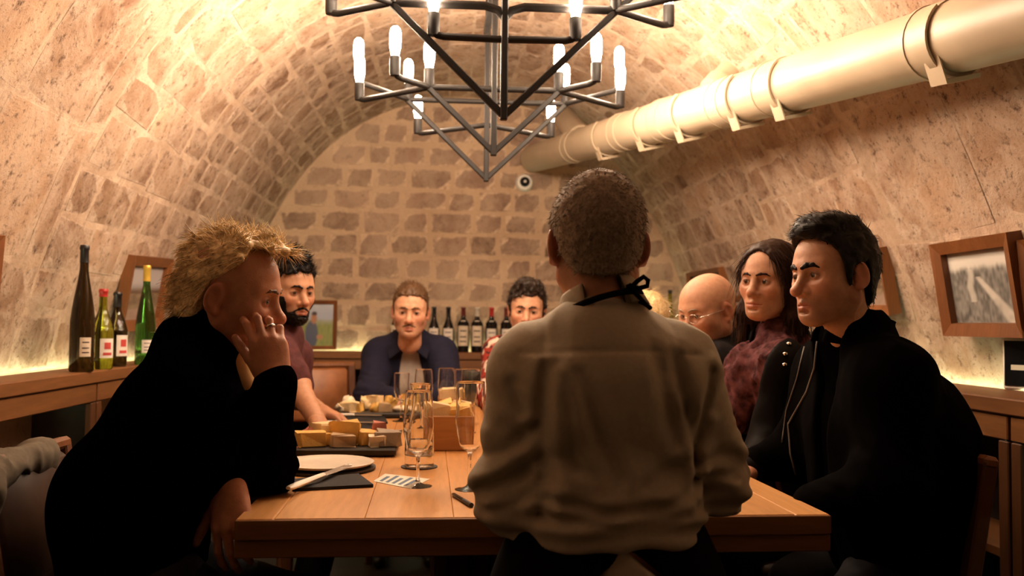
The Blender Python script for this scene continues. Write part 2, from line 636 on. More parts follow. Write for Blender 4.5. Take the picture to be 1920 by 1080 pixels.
names_l = ['behind the blond man', 'cut off by the photo edge beside the blond man', 'below the tall bottles', 'left of the bearded man', 'in the far left corner']
for i, (a, b) in enumerate(zip(ys_l, ys_l[1:])):
    shelf_unit((LX - .01, a + .004, 0), (LX - .01, b - .004, 0), (1, 0, 0), 'open wooden shelf unit, left wall, ' + names_l[i])
ys_r = [.45, 1.40, 2.34, 3.30, 4.30, 5.30]
names_r = ['nearest the camera', 'beside the dark chair of the man in black', 'behind the man in black', 'behind the bald man', 'in the far right corner']
for i, (a, b) in enumerate(zip(ys_r, ys_r[1:])):
    shelf_unit((RX + .01, a + .004, 0), (RX + .01, b - .004, 0), (-1, 0, 0), 'open wooden shelf unit, right wall, ' + names_r[i])
xs_b = [-1.22, -.34, .54, 1.42]
names_b = ['below the picture of the man in a field', 'behind the man in the navy jacket', 'behind the curly haired man']
for i, (a, b) in enumerate(zip(xs_b, xs_b[1:])):
    shelf_unit((a + .004, BY + .02, 0), (b - .004, BY + .02, 0), (0, -1, 0), 'open wooden shelf unit, back wall, ' + names_b[i])

# light strips lying in the gap behind the worktops
def led(c, d, label):
    root = empty('light_strip', c, 0, label, 'light strip')
    box('channel', (0, 0, -.012), (d[0] + .006, d[1] + .006, .008), 'white_plastic', root, None, 0)
    box('diffuser', (0, 0, 0), (d[0], d[1], .012), 'led_glow', root, None, 0)
led((LW - .024, 3.2, SH - .035), (.018, 5.5, .01), 'glowing light strip hidden behind the left worktop')
led((RW + .024, 3.2, SH - .035), (.018, 5.5, .01), 'glowing light strip hidden behind the right worktop')
led((CX, Y1 - .035, SH - .035), (3.1, .018, .01), 'glowing light strip hidden behind the back worktop')

def on_vault(px, py, off):
    d = ray(px, py); o_ = Vector((0, 0, CAM_Z)); y = .8
    while y < Y1 - .02:
        q = o_ + d * (y / d.y)
        if abs(q.x - CX) > half_at(q.z) - off: return q
        y += .004
    return W(px, py, Y1 - .02)

# ================================================================== drain pipe under the vault
pipe = empty('drain_pipe', (0, 0, 0), 0, 'fat cream painted drain pipe sloping along the right side of the vault', 'pipe')
PR = .095
pa = W(1975, 8, 1.92); pb = W(1850, 52, 2.15); pe = W(1000, 297, 6.28)
pdir = (pe - pb).normalized()
p_start = pb - pdir * 1.3
def pp(t): return pb + pdir * t
PLEN = (pe - pb).length
def px_t(px, py):                                # parameter on the pipe axis nearest to a sight line
    d = ray(px, py).normalized(); o_ = Vector((0, 0, CAM_Z)); w0 = pb - o_
    b_ = pdir.dot(d); d_ = pdir.dot(w0); e_ = d.dot(w0)
    return (b_ * e_ - d_) / (1 - b_ * b_)
def tubepart(name, a, b, r, m='pipe_paint', n=28, parent=pipe):
    return MB().tube([a, b], r, n).build(name, m, parent, angle=40)
joints = [-1.3, px_t(1775, 75), px_t(1470, 175), px_t(1375, 200), px_t(1260, 240), px_t(1180, 262), px_t(1085, 282), PLEN]
for a, b in zip(joints, joints[1:]):
    tubepart('pipe_length', pp(a), pp(b), PR)
for t in joints[1:-1]:
    tubepart('socket_collar', pp(t - .045), pp(t + .045), PR + .004)
    for s_ in (-1, 1):
        pts = []
    tubepart('collar_ring', pp(t + .045), pp(t + .058), PR + .007)
side = pdir.cross(Vector((0, 0, 1))).normalized()      # to the right of travel
upv = side.cross(pdir).normalized()
def branch(t, direction, L, r=PR * .92):
    d = Vector(direction).normalized()
    a = pp(t); b = a + d * L
    tubepart('branch_pipe', a, b, r)
    tubepart('branch_collar', a + d * .13, a + d * .19, r + .010)
def branch_to(t, q, r):
    branch(t, q - pp(t), (q - pp(t)).length + .06, r)
branch_to(px_t(1312, 220), on_vault(1372, 134, 0), .060)
branch_to(px_t(1098, 275), on_vault(1048, 208, 0), .072)
# hangers: a strap round the pipe with a folded plate sticking out below
for px, py in ((1792, 70), (1490, 170), (1405, 192), (1300, 228), (1225, 252), (1145, 270)):
    t = px_t(px, py)
    h = MB()
    n = 24; Vh = []; Fh = []
    for i in range(n + 1):
        an = math.pi * (-.75 + 1.5 * i / n)
        for dt in (-.014, .014):
            for rr in (PR + .004, PR + .011):
                Vh.append(pp(t + dt) + (-upv * math.cos(an) + side * math.sin(an)) * rr)
    for i in range(n):
        a = i * 4; b = a + 4
        Fh += [[a, b, b + 1, a + 1], [a + 1, b + 1, b + 3, a + 3], [a + 3, b + 3, b + 2, a + 2], [a + 2, b + 2, b, a]]
    h.add(Vh, Fh)
    h.build('strap', 'pipe_paint', pipe, angle=50)
    g = MB()
    c0 = pp(t) - upv * (PR + .0) - side * .03
    a1 = c0 - side * .05 + upv * .05; a2 = c0 - upv * .035 - side * .012; a3 = c0 + side * .09 - upv * .01
    th_ = pdir * .03
    q = [a1, a2, a3]
    Vg = []
    for p_ in q:
        for k in (-1, 1):
            for e_ in (0, .012):
                Vg.append(p_ + th_ * k + upv * e_)
    Fg = []
    for i in range(2):
        a = i * 4; b = a + 4
        Fg += [[a, b, b + 1, a + 1], [a + 1, b + 1, b + 3, a + 3], [a + 3, b + 3, b + 2, a + 2], [a + 2, b + 2, b, a]]
    Fg += [[0, 1, 3, 2], [8, 10, 11, 9]]
    g.add(Vg, Fg)
    g.build('hanger_plate', 'pipe_paint', pipe)

# ================================================================== dome camera on the back wall
c = W(983, 343, Y1 - .005)
dome = empty('dome_camera', c, 0, 'small white round camera with black lens high on the back wall', 'camera')
rot = Matrix.Rotation(math.pi / 2, 3, 'X')
MB().lathe([(0, 0), (.062, 0), (.062, .02), (.05, .045), (.036, .05), (.034, .046), (0, .046)], 32, rot=rot).build('housing', 'white_plastic', dome, angle=40)
MB().lathe([(.036, .044), (.034, .058), (.02, .070), (0, .074)], 24, rot=rot).build('lens_dome', 'black_gloss', dome, True)
MB().lathe([(0, .0735), (.009, .0735), (.009, .078), (0, .079)], 12, rot=rot).build('lens', 'white_plastic', dome, True)

# ================================================================== chandelier
CHX = 0.165
chand = empty('chandelier', (CHX, 3.24, 2.70), 0, 'black iron chandelier of three V frames with bare tubular bulbs', 'chandelier')
def cl(x, y, z): return Vector((x, y - 3.24, z - 2.70))     # chandelier local
TIP, ZA, ZB, ZT = 1.75, 1.985, 2.085, 2.42
D1, D2, D3 = 2.67, 3.24, 3.83
RODR = .0115
def vframe(y, top, rodtop, name='v_frame'):
    m = MB()
    hw = top - TIP
    for sx in (-1, 1):
        m.box(*bar(cl(0, y, TIP + .004), cl(sx * hw * 1.02, y, top), .022, .020))
    m.build(name, 'black_iron', chand)
    r_ = MB(); r_.box(*bar(cl(0, y, TIP - .008), cl(0, y, rodtop), .026, .022)); r_.build('centre_rod', 'black_iron', chand)
def bar(a, b, w, h):
    d = b - a; L = d.length
    q = d.to_track_quat('X', 'Z').to_matrix()
    return ((a + b) / 2, (L, w, h), q, .003)
vframe(D1, ZT, 2.62); vframe(D2, ZA + .012, 2.62); vframe(D3, ZB + .01, 2.62)
# long beam and stem to the vault
m = MB(); m.box(*bar(cl(0, D1 - .3, ZT), cl(0, D3 + .12, ZT), .028, .028)); m.build('top_beam', 'black_iron', chand)
m = MB(); m.tube([cl(0, D2, ZT), cl(0, D2, ZS + VB - .01)], .014); m.lathe([(0, ZS + VB - 2.70), (.07, ZS + VB - 2.705), (.065, ZS + VB - 2.74), (0, ZS + VB - 2.745)], 24); m.build('ceiling_stem', 'black_iron', chand)
def socket_bulb(p, parent=chand):
    s_ = MB(); s_.lathe([(0, -.012), (.0165, -.012), (.0185, .0), (.0185, .052), (.016, .056), (0, .056)], 14, c=p)
    so = s_.build('lamp_socket', 'black_iron', chand, angle=40)
    b = MB()
    b.lathe([(.0, .056), (.013, .057), (.015, .068), (.0195, .09), (.0195, .135), (.0165, .150), (.009, .159), (0, .161)], 16)
    bo = b.build('bulb', 'bulb_glow', so, True)
    bo.location = p
    return so
def arm(pts, bulb=True, r=RODR):
    pts = [Vector(p) for p in pts]
    m = MB(); m.tube(pts, r, 8); o = m.build('arm', 'black_iron', chand, angle=50)
    if bulb: socket_bulb(pts[-1])
def elbow(a, b):
    """horizontal arm from a to b turning up into a socket"""
    d = (b - a).normalized()
    arm([a, b - d * .03, b - d * .012 + Vector((0, 0, .004)), b + Vector((0, 0, .014))], True, RODR)
for sx in (-1, 1):
    # near frame
    elbow(cl(0, D1, ZA), cl(sx * .212, D1 - .01, ZA))
    nb = cl(sx * .335, D1, ZB)
    elbow(nb, cl(sx * .53, D1 + .13, ZB))
    elbow(nb, cl(sx * .53, D1 - .16, ZB))
    arm([cl(0, D1, ZB - .035), cl(sx * .02, D1, ZB - .012), cl(sx * .06, D1, ZB), nb], False, .0135)
    socket_bulb(nb + Vector((0, 0, .01)))
    # middle frame
    mb = cl(sx * .235, D2, ZA)
    arm([cl(0, D2, ZA), mb], False)
    socket_bulb(mb + Vector((0, 0, .012)))
    elbow(mb, cl(sx * .35, D2 - .13, ZA))
    elbow(mb, cl(sx * .505, D2 + .23, ZA))
    # far frame
    fb = cl(sx * .335, D3, ZB)
    arm([cl(0, D3, ZB), fb], False)
    socket_bulb(fb + Vector((0, 0, .012)))
    elbow(fb, cl(sx * .52, D3 - .26, ZB))
    elbow(cl(0, D3, ZA), cl(sx * .30, D3 + .22, ZA))
# ================================================================== table
TZ = 0.75
TROT = R(1.0)                                   # the table stands a little askew to the vault
fl_, fr_ = PZ(445, 969, TZ), PZ(1567, 969, TZ)
tf_c = (fl_ + fr_) / 2
TWD = (fr_ - fl_).length
TLEN = 2.56
tmid = tf_c + Matrix.Rotation(TROT, 3, 'Z') @ Vector((0, TLEN / 2, 0))
table = empty('dining_table', (tmid.x, tmid.y, 0), TROT, 'long thick oak dining table the group sits around', 'table')
BW = .075                                        # border boards
np_ = 6
inner = TWD - 2 * BW
for i in range(np_):
    w = inner / np_
    box('plank', (-inner / 2 + w * (i + .5), 0, TZ - .02), (w - .0006, TLEN - .006, .04), 'oak', table, None, .0010)
for sx in (-1, 1):
    box('border_board', (sx * (TWD / 2 - BW / 2), 0, TZ - .02), (BW - .003, TLEN, .04), 'oak', table, None, .0025)
    box('side_rail', (sx * (TWD / 2 - .02), 0, TZ - .058), (.04, TLEN - .082, .035), 'oak', table, None, .002)
for sy in (-1, 1):
    box('end_rail', (0, sy * (TLEN / 2 - .02), TZ - .058), (TWD, .04, .035), 'oak_edge_shaded', table, None, .002)
    box('end_lipping', (0, sy * (TLEN / 2 + .004), TZ - .020), (TWD - .004, .008, .038), 'oak_edge_shaded', table, None, .0015)
for sy in (-1, 1):
    yc = sy * (TLEN / 2 - .5)
    box('pedestal', (0, yc, .34), (.42, .30, .66), 'dark_wood', table, None, .004)
    for k in range(9):
        box('slat', (-.19 + .38 * k / 8, yc - .158 , .35), (.028, .014, .62), 'dark_wood', table)
    box('foot_plate', (0, yc, .012), (.6, .42, .024), 'dark_wood', table)

def on_table(px, py):
    return PZ(px, py, TZ)

# ------------------------------------------------------------------ wine glasses, carafe, coaster
def smooth_profile(pts, n=6):
    """Catmull-Rom through (r, z) points"""
    o_ = []
    P_ = [pts[0]] + list(pts) + [pts[-1]]
    for i in range(1, len(P_) - 2):
        p0, p1, p2, p3 = P_[i - 1], P_[i], P_[i + 1], P_[i + 2]
        for k in range(n):
            t = k / n
            o_.append(tuple(.5 * ((2 * b) + (c - a) * t + (2 * a - 5 * b + 4 * c - d) * t * t + (3 * b - a - 3 * c + d) * t ** 3) for a, b, c, d in zip(p0, p1, p2, p3)))
    return o_ + [tuple(pts[-1])]
def glass_profile(h, rb, stem, foot, rim):
    b0 = stem
    b0 = stem; bh = h - b0
    foot_p = [(0, .0), (foot - .0006, .0), (foot, .0004), (foot, .0012), (foot - .0006, .0016)]
    up = smooth_profile([(foot - .0006, .0016), (foot * .5, .0045), (.006, .012), (.0042, .03), (.0042, b0 - .014), (.009, b0), (.022, b0 + bh * .07), (rb * .82, b0 + bh * .2), (rb, b0 + bh * .40), (rb * .97, b0 + bh * .62), (rb * .5 + rim * .5, b0 + bh * .85), (rim, h - .0008)], 5)[1:]
    lo = b0 + bh * .07
    inn = [(max(r_ - .0012, 0), z) for r_, z in up if z > lo - 1e-6][::-1]
    return foot_p + up + [(rim - .0003, h), (rim - .0009, h)] + inn + [(.012, b0 + bh * .035), (.005, b0 + bh * .022), (0, b0 + bh * .02)]
def wine_glass(loc, label, h=.225, rb=.036, stem=.085, rim=.030, wine=None, foot=.034):
    root = empty('wine_glass', loc, 0, label, 'wine glass', 'wine glasses on the table')
    MB().lathe(glass_profile(h, rb, stem, foot, rim), 32).build('glass_body', 'clear_glass', root, angle=55)
    if wine:
        b0 = stem; bh = h - b0
        top = b0 + bh * wine
        MB().lathe([(0, b0 + .0105), (.012, b0 + .014), (rb * .80, b0 + bh * .21), (rb - .0022, b0 + bh * .40), (rb * .97 - .0022, top), (0, top)], 28).build('wine', 'red_wine', root, True)
    return root
wine_glass(on_table(783, 912), 'empty wine glass in front of the carafe on the coaster', .225, .036, .075)
wine_glass(on_table(880, 918), 'tall empty wine glass beside the left elbow of the man in grey', .25, .034, .088, .033)
wine_glass(on_table(793, 806), 'empty wine glass directly behind the carafe', .22, .034, .09)
wine_glass(on_table(836, 795), 'farthest empty wine glass, before the navy jacket', .215, .034, .09)
wine_glass(on_table(866, 800), 'empty wine glass left of the dark filled glass', .215, .03, .09)
wine_glass(on_table(882, 812), 'wine glass filled with dark wine, behind the tall empty one', .225, .036, .09, .034, wine=.95)
wine_glass(on_table(752, 790), 'empty wine glass beside the far cheese board', .19, .03, .08)

cp = on_table(786, 876)
o = MB().lathe([(0, 0), (.049, 0), (.049, .003), (0, .003)], 32).build('coaster', 'slate', None, angle=40, loc=cp)
tag(o, 'round dark coaster under the water carafe', 'coaster')
car = empty('water_carafe', cp + Vector((0, 0, .0032)), 0, 'clear glass water carafe standing on a dark coaster', 'carafe')
out_p = smooth_profile([(.039, .004), (.039, .075), (.037, .10), (.030, .135), (.0255, .165), (.025, .203), (.028, .219)], 5)
in_p = smooth_profile([(.0262, .219), (.0228, .203), (.0233, .165), (.0278, .135), (.0348, .10), (.0368, .075), (.0368, .036), (.034, .030), (.02, .0275)], 5)
MB().lathe([(0, 0), (.0375, 0), (.0388, .0015)] + out_p + [(.0275, .220), (.0267, .220)] + in_p + [(0, .027)], 36).build('glass_body', 'clear_glass', car, angle=55)
MB().lathe([(0, .0268), (.03, .0288), (.0364, .0345), (.0364, .070), (0, .070)], 32).build('water_fill', 'water', car, True)

# ------------------------------------------------------------------ plates, napkins, cutlery, paper
def plate(px, py, r, label, z=0.0, dark=True):
    p = on_table(px, py) + Vector((0, 0, z))
    root = empty('plate', p, 0, label, 'plate')
    if dark:
        MB().lathe([(0, 0), (r * .97, 0), (r * 1.0, .004), (r * 1.0, .0075), (0, .0075)], 40).build('charger', 'slate', root, angle=40)
    b = .0078 if dark else 0
    MB().lathe([(0, b), (r * .6, b), (r * .9, b + .006), (r * .97, b + .0125), (r * .955, b + .0135), (r * .88, b + .0085), (r * .62, b + .004), (0, b + .0035)], 40).build('dish', 'porcelain', root, True)
plate(612, 880, .128, 'pale plate on a dark charger beside the black napkin')
plate(728, 757, .09, 'small white plate at the far end before the navy jacket', 0, False)

def napkin(quad, label, th=.008, m='napkin_black', seed=0):
    """folded cloth: four table corners, slightly wavy"""
    q = [on_table(*p) for p in quad]
    n, k = 9, 7
    r_ = np.random.default_rng(seed)
    c = sum(q, Vector()) / 4
    V = []; F = []
    ph = r_.uniform(0, 6, 3)
    for lay_ in (1, 0):
        for j in range(k):
            for i in range(n):
                u, v = i / (n - 1), j / (k - 1)
                p = q[0] * ((1 - u) * (1 - v)) + q[1] * (u * (1 - v)) + q[2] * (u * v) + q[3] * ((1 - u) * v)
                e = min(u, 1 - u, v, 1 - v)
                hgt = (th * (.75 + .25 * min(e * 6, 1)) + .004 * math.sin(5 * u + ph[0]) * math.sin(4 * v + ph[1]) * min(e * 4, 1)) if lay_ else 0.0004
                V.append(p - c + Vector((0, 0, max(hgt, .0004))))
    for j in range(k - 1):
        for i in range(n - 1):
            a = j * n + i
            F.append([a, a + 1, a + n + 1, a + n])
            b = a + n * k
            F.append([b, b + n, b + n + 1, b + 1])
    rim = list(range(n)) + [j * n + n - 1 for j in range(1, k)] + [(k - 1) * n + i for i in range(n - 2, -1, -1)] + [j * n for j in range(k - 2, 0, -1)]
    for i in range(len(rim)):
        a, b = rim[i], rim[(i + 1) % len(rim)]
        F.append([a, a + n * k, b + n * k, b])
    o = mesh_obj('napkin', V, F, m, None, True, loc=c)
    sharp_by_angle(o.data, 60)
    return tag(o, label, 'napkin')
napkin([(548, 922), (700, 914), (672, 893), (552, 903)], 'crumpled black napkin under the white handled knife', .010, seed=1)
napkin([(612, 797), (727, 795), (722, 785), (622, 786)], 'black napkin in front of the far cheese board', .010, seed=2)
napkin([(606, 812), (716, 809), (718, 800), (612, 801)], 'black napkin behind the near cheese board', .010, seed=3)

def knife(p0, p1, label, lift=.012, hl=.5, wid=.019, z1=None):
    a = on_table(*p0); b = on_table(*p1)
    L = (b - a).length
    rz = math.atan2(b.y - a.y, b.x - a.x)
    root = empty('table_knife', a + Vector((0, 0, lift)), rz, label, 'knife')
    m = MB()
    sec = [(0, .5, .6), (.04, .95, 1), (hl * .5, .8, 1), (hl, .62, .9)]
    V = []; F = []
    for x, w, t in sec:
        for k in range(8):
            an = 2 * math.pi * k / 8
            V.append((x * L, math.cos(an) * wid * .5 * w, math.sin(an) * .0065 * t))
    for i in range(len(sec) - 1):
        for k in range(8):
            F.append([i * 8 + k, i * 8 + (k + 1) % 8, i * 8 + 8 + (k + 1) % 8, i * 8 + 8 + k])
    F.append(list(range(8))[::-1]); F.append([24 + k for k in range(8)])
    m.add(V, F); m.build('handle', 'bone_white', root, angle=50)
    bl = MB()
    V = []; F = []
    sec = [(hl, .6), (hl + .06, .75), (.85, 1.0), (.96, .8), (1.0, .35)]
    for x, w in sec:
        V += [(x * L, -wid * .55 * w, -.0012), (x * L, wid * .5 * min(w, .8), -.0016), (x * L, wid * .5 * min(w, .8), .0016)]
    for i in range(len(sec) - 1):
        a_ = i * 3
        F += [[a_, a_ + 3, a_ + 4, a_ + 1], [a_ + 1, a_ + 4, a_ + 5, a_ + 2], [a_ + 2, a_ + 5, a_ + 3, a_]]
    F += [[0, 1, 2], [14, 13, 12]]
    bl.add(V, F); bl.build('blade', 'steel', root)
    return root
k1 = knife((540, 933), (657, 886), 'large table knife with white handle lying across the black napkin', .0205, .52, .024)
k2 = knife((622, 788), (716, 789), 'knife lying on the black napkin before the far cheese board', .022, .45, .016)
k3 = knife((610, 803), (716, 803), 'knife lying on the black napkin behind the near cheese board', .022, .45, .018)

# printed card
q = [on_table(*p) for p in ((700, 903), (770, 917), (806, 899), (722, 889))]
c = sum(q, Vector()) / 4
root = empty('tasting_card', c, 0, 'white printed card lying between black napkin and wine glass', 'card')
Vc = [p - c + Vector((0, 0, .0004)) for p in q] + [p - c + Vector((0, 0, .0014)) for p in q]
mesh_obj('paper', Vc, [[3, 2, 1, 0], [4, 5, 6, 7], [0, 1, 5, 4], [1, 2, 6, 5], [2, 3, 7, 6], [3, 0, 4, 7]], 'bone_white', root, False)
mat('blue_ink', (.10, .16, .25), .8)
m = MB()
for k in range(5):
    u0, u1 = (.12 + .16 * k, .20 + .16 * k)
    def bl(u, v): return (q[0] * ((1 - u) * (1 - v)) + q[1] * (u * (1 - v)) + q[2] * (u * v) + q[3] * ((1 - u) * v)) - c
    z = Vector((0, 0, .0018)); z2 = Vector((0, 0, .0013))
    e = .9 if k % 2 else .72
    A = [bl(u0, .12), bl(u1, .12), bl(u1, e), bl(u0, e)]
    m.add([p + z2 for p in A] + [p + z for p in A], [[4, 5, 6, 7], [0, 1, 5, 4], [1, 2, 6, 5], [2, 3, 7, 6], [3, 0, 4, 7]])
m.build('printed_lines', 'blue_ink', root)

a, b = on_table(848, 930), on_table(884, 952)
pen = empty('pen', a + Vector((0, 0, .005)), math.atan2(b.y - a.y, b.x - a.x), 'black pen lying near the left elbow of the man in grey', 'pen')
L = (b - a).length
MB().tube([(0, 0, 0), (.012, 0, 0), (L * .6, 0, 0)], [.0015, .0045, .0048], 10).build('barrel', 'black_gloss', pen, angle=40)
MB().tube([(L * .6, 0, 0), (L, 0, 0)], .0052, 10).build('cap', 'slate', pen, angle=40)

# ------------------------------------------------------------------ cheese boards
CH = {'pale': (.72, .55, .30), 'gold': (.74, .46, .12), 'rind': (.42, .30, .17), 'pink': (.50, .17, .12), 'grey': (.30, .25, .19), 'white': (.80, .70, .52), 'purple': (.10, .03, .05)}
def lump(name, p, size, tone, shape, rz, label, group, seed):
    """one piece of food: wedge, cube, slab or crumbly lump"""
    r_ = np.random.default_rng(seed)
    bm = bmesh.new()
    if shape == 'wedge':
        pts = [(-.5, -.5), (.5, 0), (-.5, .5)]
        lo = [bm.verts.new((x, y, 0)) for x, y in pts]; hi = [bm.verts.new((x, y, 1)) for x, y in pts]
        bm.faces.new(lo[::-1]); bm.faces.new(hi)
        for i in range(3): bm.faces.new([lo[i], lo[(i + 1) % 3], hi[(i + 1) % 3], hi[i]])
    elif shape == 'lump':
        bmesh.ops.create_icosphere(bm, subdivisions=2, radius=.5)
        for v in bm.verts: v.co.z = max(v.co.z, -.4) + .4
    else:
        bmesh.ops.create_cube(bm, size=1)
        for v in bm.verts: v.co.z += .5
    if shape != 'lump':
        bmesh.ops.bevel(bm, geom=bm.edges[:], offset=.07, segments=1, affect='EDGES')
    j = .10 if shape == 'lump' else .06
    for v in bm.verts:
        d = Vector(r_.normal(0, j, 3)); d.z *= (v.co.z > .1)
        v.co += d
        v.co.z = max(v.co.z, 0)
        v.co = Vector((v.co.x * size[0], v.co.y * size[1], v.co.z * size[2]))
    bm.verts.index_update()
    V = np.array([v.co[:] for v in bm.verts]); F = [[v.index for v in f.verts] for f in bm.faces]
    bm.free()
    c = np.array(CH[tone]); col = np.clip(c * (1 + r_.normal(0, .10, (len(V), 1))), 0, 1)
    o = mesh_obj(name, V, F, 'cheese', None, shape == 'lump', col=col, loc=p)
    o.rotation_euler = (0, 0, rz)
    return tag(o, label, 'cheese' if 'cheese' in name else 'food', group)

def board(px0, px1, py, depth, th, label):
    a, b = on_table(px0, py), on_table(px1, py)
    L = (b - a).length
    rz = math.atan2(b.y - a.y, b.x - a.x)
    c = (a + b) / 2 + Matrix.Rotation(rz, 3, 'Z') @ Vector((0, depth / 2, 0))
    root = empty('serving_board', c, rz, label, 'board')
    box('board_slab', (0, 0, th / 2 + .004), (L, depth, th), 'slate', root, None, .004)
    for sx in (-1, 1):
        for sy in (-1, 1):
            MB().lathe([(0, 0), (.008, 0), (.009, .005), (0, .005)], 10, c=(sx * (L / 2 - .03), sy * (depth / 2 - .03), 0)).build('rubber_foot', 'pit_black', root)
    return c, rz, L, th + .004
bc, brz, bL, bh = board(552, 742, 858, .21, .020, 'near black serving board of cheese beside the pale plate')
near = [  # u along, v across (0 front), size, tone, shape, rot, what
    (.47, .30, (.075, .06, .045), 'gold', 'box', .3, 'square golden cheese chunk toward the left of the near board'),
    (.40, .70, (.05, .05, .05), 'pink', 'lump', 0, 'pink grape cluster lump at the left of the near board'),
    (.43, .35, (.03, .03, .03), 'purple', 'lump', 0, 'dark purple grape at the left front of the near board'),
    (.38, .30, (.045, .045, .036), 'white', 'lump', 0, 'white cheese round at the left front of the near board'),
    (.53, .72, (.07, .07, .058), 'pale', 'box', .7, 'pale cheese block behind the golden chunk on the near board'),
    (.57, .45, (.06, .05, .036), 'gold', 'box', 0, 'low golden cheese slice beside the pink cheese on the near board'),
    (.665, .28, (.07, .055, .036), 'rind', 'box', .15, 'tan rinded cheese cube at the front middle of the near board'),
    (.70, .72, (.10, .10, .066), 'gold', 'wedge', 1.2, 'big golden cheese wedge standing in the middle of the near board'),
    (.80, .45, (.05, .05, .042), 'gold', 'box', .5, 'golden cheese cube right of the middle of the near board'),
    (.86, .70, (.052, .048, .062), 'pink', 'wedge', 2.0, 'rosy cured ham wedge at the right of the near board'),
    (.875, .26, (.045, .045, .034), 'white', 'box', .2, 'white cheese cube at the right front of the near board'),
    (.945, .36, (.072, .07, .044), 'grey', 'box', .1, 'grey ash rinded cheese at the right end of the near board'),
]
for i, (u, v, sz, tone, shp, rz, lab) in enumerate(near):
    u = max((u * 312 - 122) / 190, .07 if v > .5 else .08 + .1 * (tone == 'purple'))
    p = bc + Matrix.Rotation(brz, 3, 'Z') @ Vector(((u - .5) * bL, (v - .5) * .21, bh))
    nm = 'grape' if 'grape' in lab else ('ham_wedge' if 'ham' in lab else 'cheese_piece')
    lump(nm, p, sz, tone, shp, rz + brz, lab, 'food on the near board', 40 + i)
bc, brz, bL, bh = board(624, 800, 785, .20, .018, 'far black serving board heaped with pale cheese')
tones = ['white', 'pale', 'gold', 'pale', 'gold', 'pale', 'rind', 'gold', 'white', 'pale', 'gold', 'white']
where = ['at the left end', 'second from the left', 'left of the middle', 'left of the middle behind', 'in the middle', 'at the top of the heap', 'right of the middle', 'right of the middle behind', 'near the right end', 'at the right end', 'behind at the right end', 'behind at the left end']
for i in range(12):
    u = [.09, .17, .27, .33, .45, .42, .55, .60, .72, .86, .80, .14][i]; v = [.3, .25, .35, .7, .3, .7, .3, .7, .35, .35, .75, .75][i]
    r_ = np.random.default_rng(90 + i)
    sz = (r_.uniform(.045, .065), r_.uniform(.045, .06), r_.uniform(.03, .045) + (.028 if v > .6 else 0))
    shp = ['lump', 'box', 'wedge', 'lump'][i % 4]
    p = bc + Matrix.Rotation(brz, 3, 'Z') @ Vector(((u - .5) * bL, (v - .5) * .2, bh))
    lump('cheese_piece', p, sz, tones[i], shp, r_.uniform(0, 3), f'{tones[i] if tones[i] != "rind" else "tan"} cheese piece {where[i]} of the far board', 'food on the far board', 200 + i)
# bread boxes
def bread_box(px, py, w, d, h, label, seed, where):
    c = on_table(px, py) + Vector((0, d / 2, 0))
    root = empty('bread_box', c, TROT, label, 'bread box')
    t = .008
    box('bottom', (0, 0, .006), (w - .002, d - .002, .010), 'oak_across', root)
    for sx in (-1, 1): box('side', (sx * (w / 2 - t / 2), 0, h / 2 + .001), (t, d, h), 'oak', root)
    for sy in (-1, 1): box('side', (0, sy * (d / 2 - t / 2), h / 2 + .001), (w - 2 * t - .001, t, h), 'oak_across', root)
    r_ = np.random.default_rng(seed)
    spots = [(-.27, -.25), (.22, -.28), (-.2, .26), (.26, .22)]
    nm = ['front left', 'front right', 'back left', 'back right']
    for i, (u, v) in enumerate(spots):
        lump('bread_chunk', c + Vector((u * (w - .02), v * (d - .02), .014)), (w * .42, d * .42, h + r_.uniform(.004, .03)), ['pale', 'gold', 'gold', 'pale'][i], 'box', r_.uniform(-.2, .2), f'{nm[i]} bread chunk in the {where} bread box', 'bread in boxes', seed + i)
bread_box(846, 846, .15, .15, .105, 'wooden bread box between the two near wine glasses', 300, 'near')
bread_box(858, 800, .15, .15, .105, 'wooden bread box farther back, behind the first bread box', 320, 'far')
# ================================================================== bottles
def bottle_profile(kind, h, r):
    if kind == 'flute':       # tall slim sloping shoulders
        p = [(0, .0), (r * .9, 0), (r, .006), (r, h * .36), (r * .95, h * .44), (r * .78, h * .56), (r * .52, h * .70), (r * .36, h * .80), (r * .33, h * .96), (r * .38, h * .965), (r * .38, h * .985), (r * .33, h), (0, h)]
    elif kind == 'burgundy':
        p = [(0, .0), (r * .9, 0), (r, .006), (r, h * .45), (r * .97, h * .50), (r * .80, h * .59), (r * .50, h * .70), (r * .38, h * .77), (r * .35, h * .95), (r * .41, h * .955), (r * .41, h * .98), (r * .35, h), (0, h)]
    else:                     # bordeaux, square shoulders
        p = [(0, .0), (r * .9, 0), (r, .006), (r, h * .60), (r * .96, h * .64), (r * .75, h * .69), (r * .45, h * .735), (r * .37, h * .78), (r * .36, h * .955), (r * .42, h * .96), (r * .42, h * .98), (r * .36, h), (0, h)]
    return p
mat('foil_black', (.012, .010, .010), .4, vary=.1)
mat('foil_red', (.42, .025, .02), .45, vary=.1)
mat('foil_white', (.62, .56, .46), .5, vary=.05)
mat('foil_gold', (.62, .40, .06), .35, .3, vary=.05)
mat('foil_dark_red', (.12, .018, .012), .45, vary=.1)
mat('label_cream', (.66, .56, .43), .7, vary=.08, scale=60)
mat('label_white', (.74, .68, .60), .7, vary=.06, scale=60)
mat('label_red', (.50, .05, .04), .7, vary=.06)
mat('label_ink', (.05, .03, .03), .7)
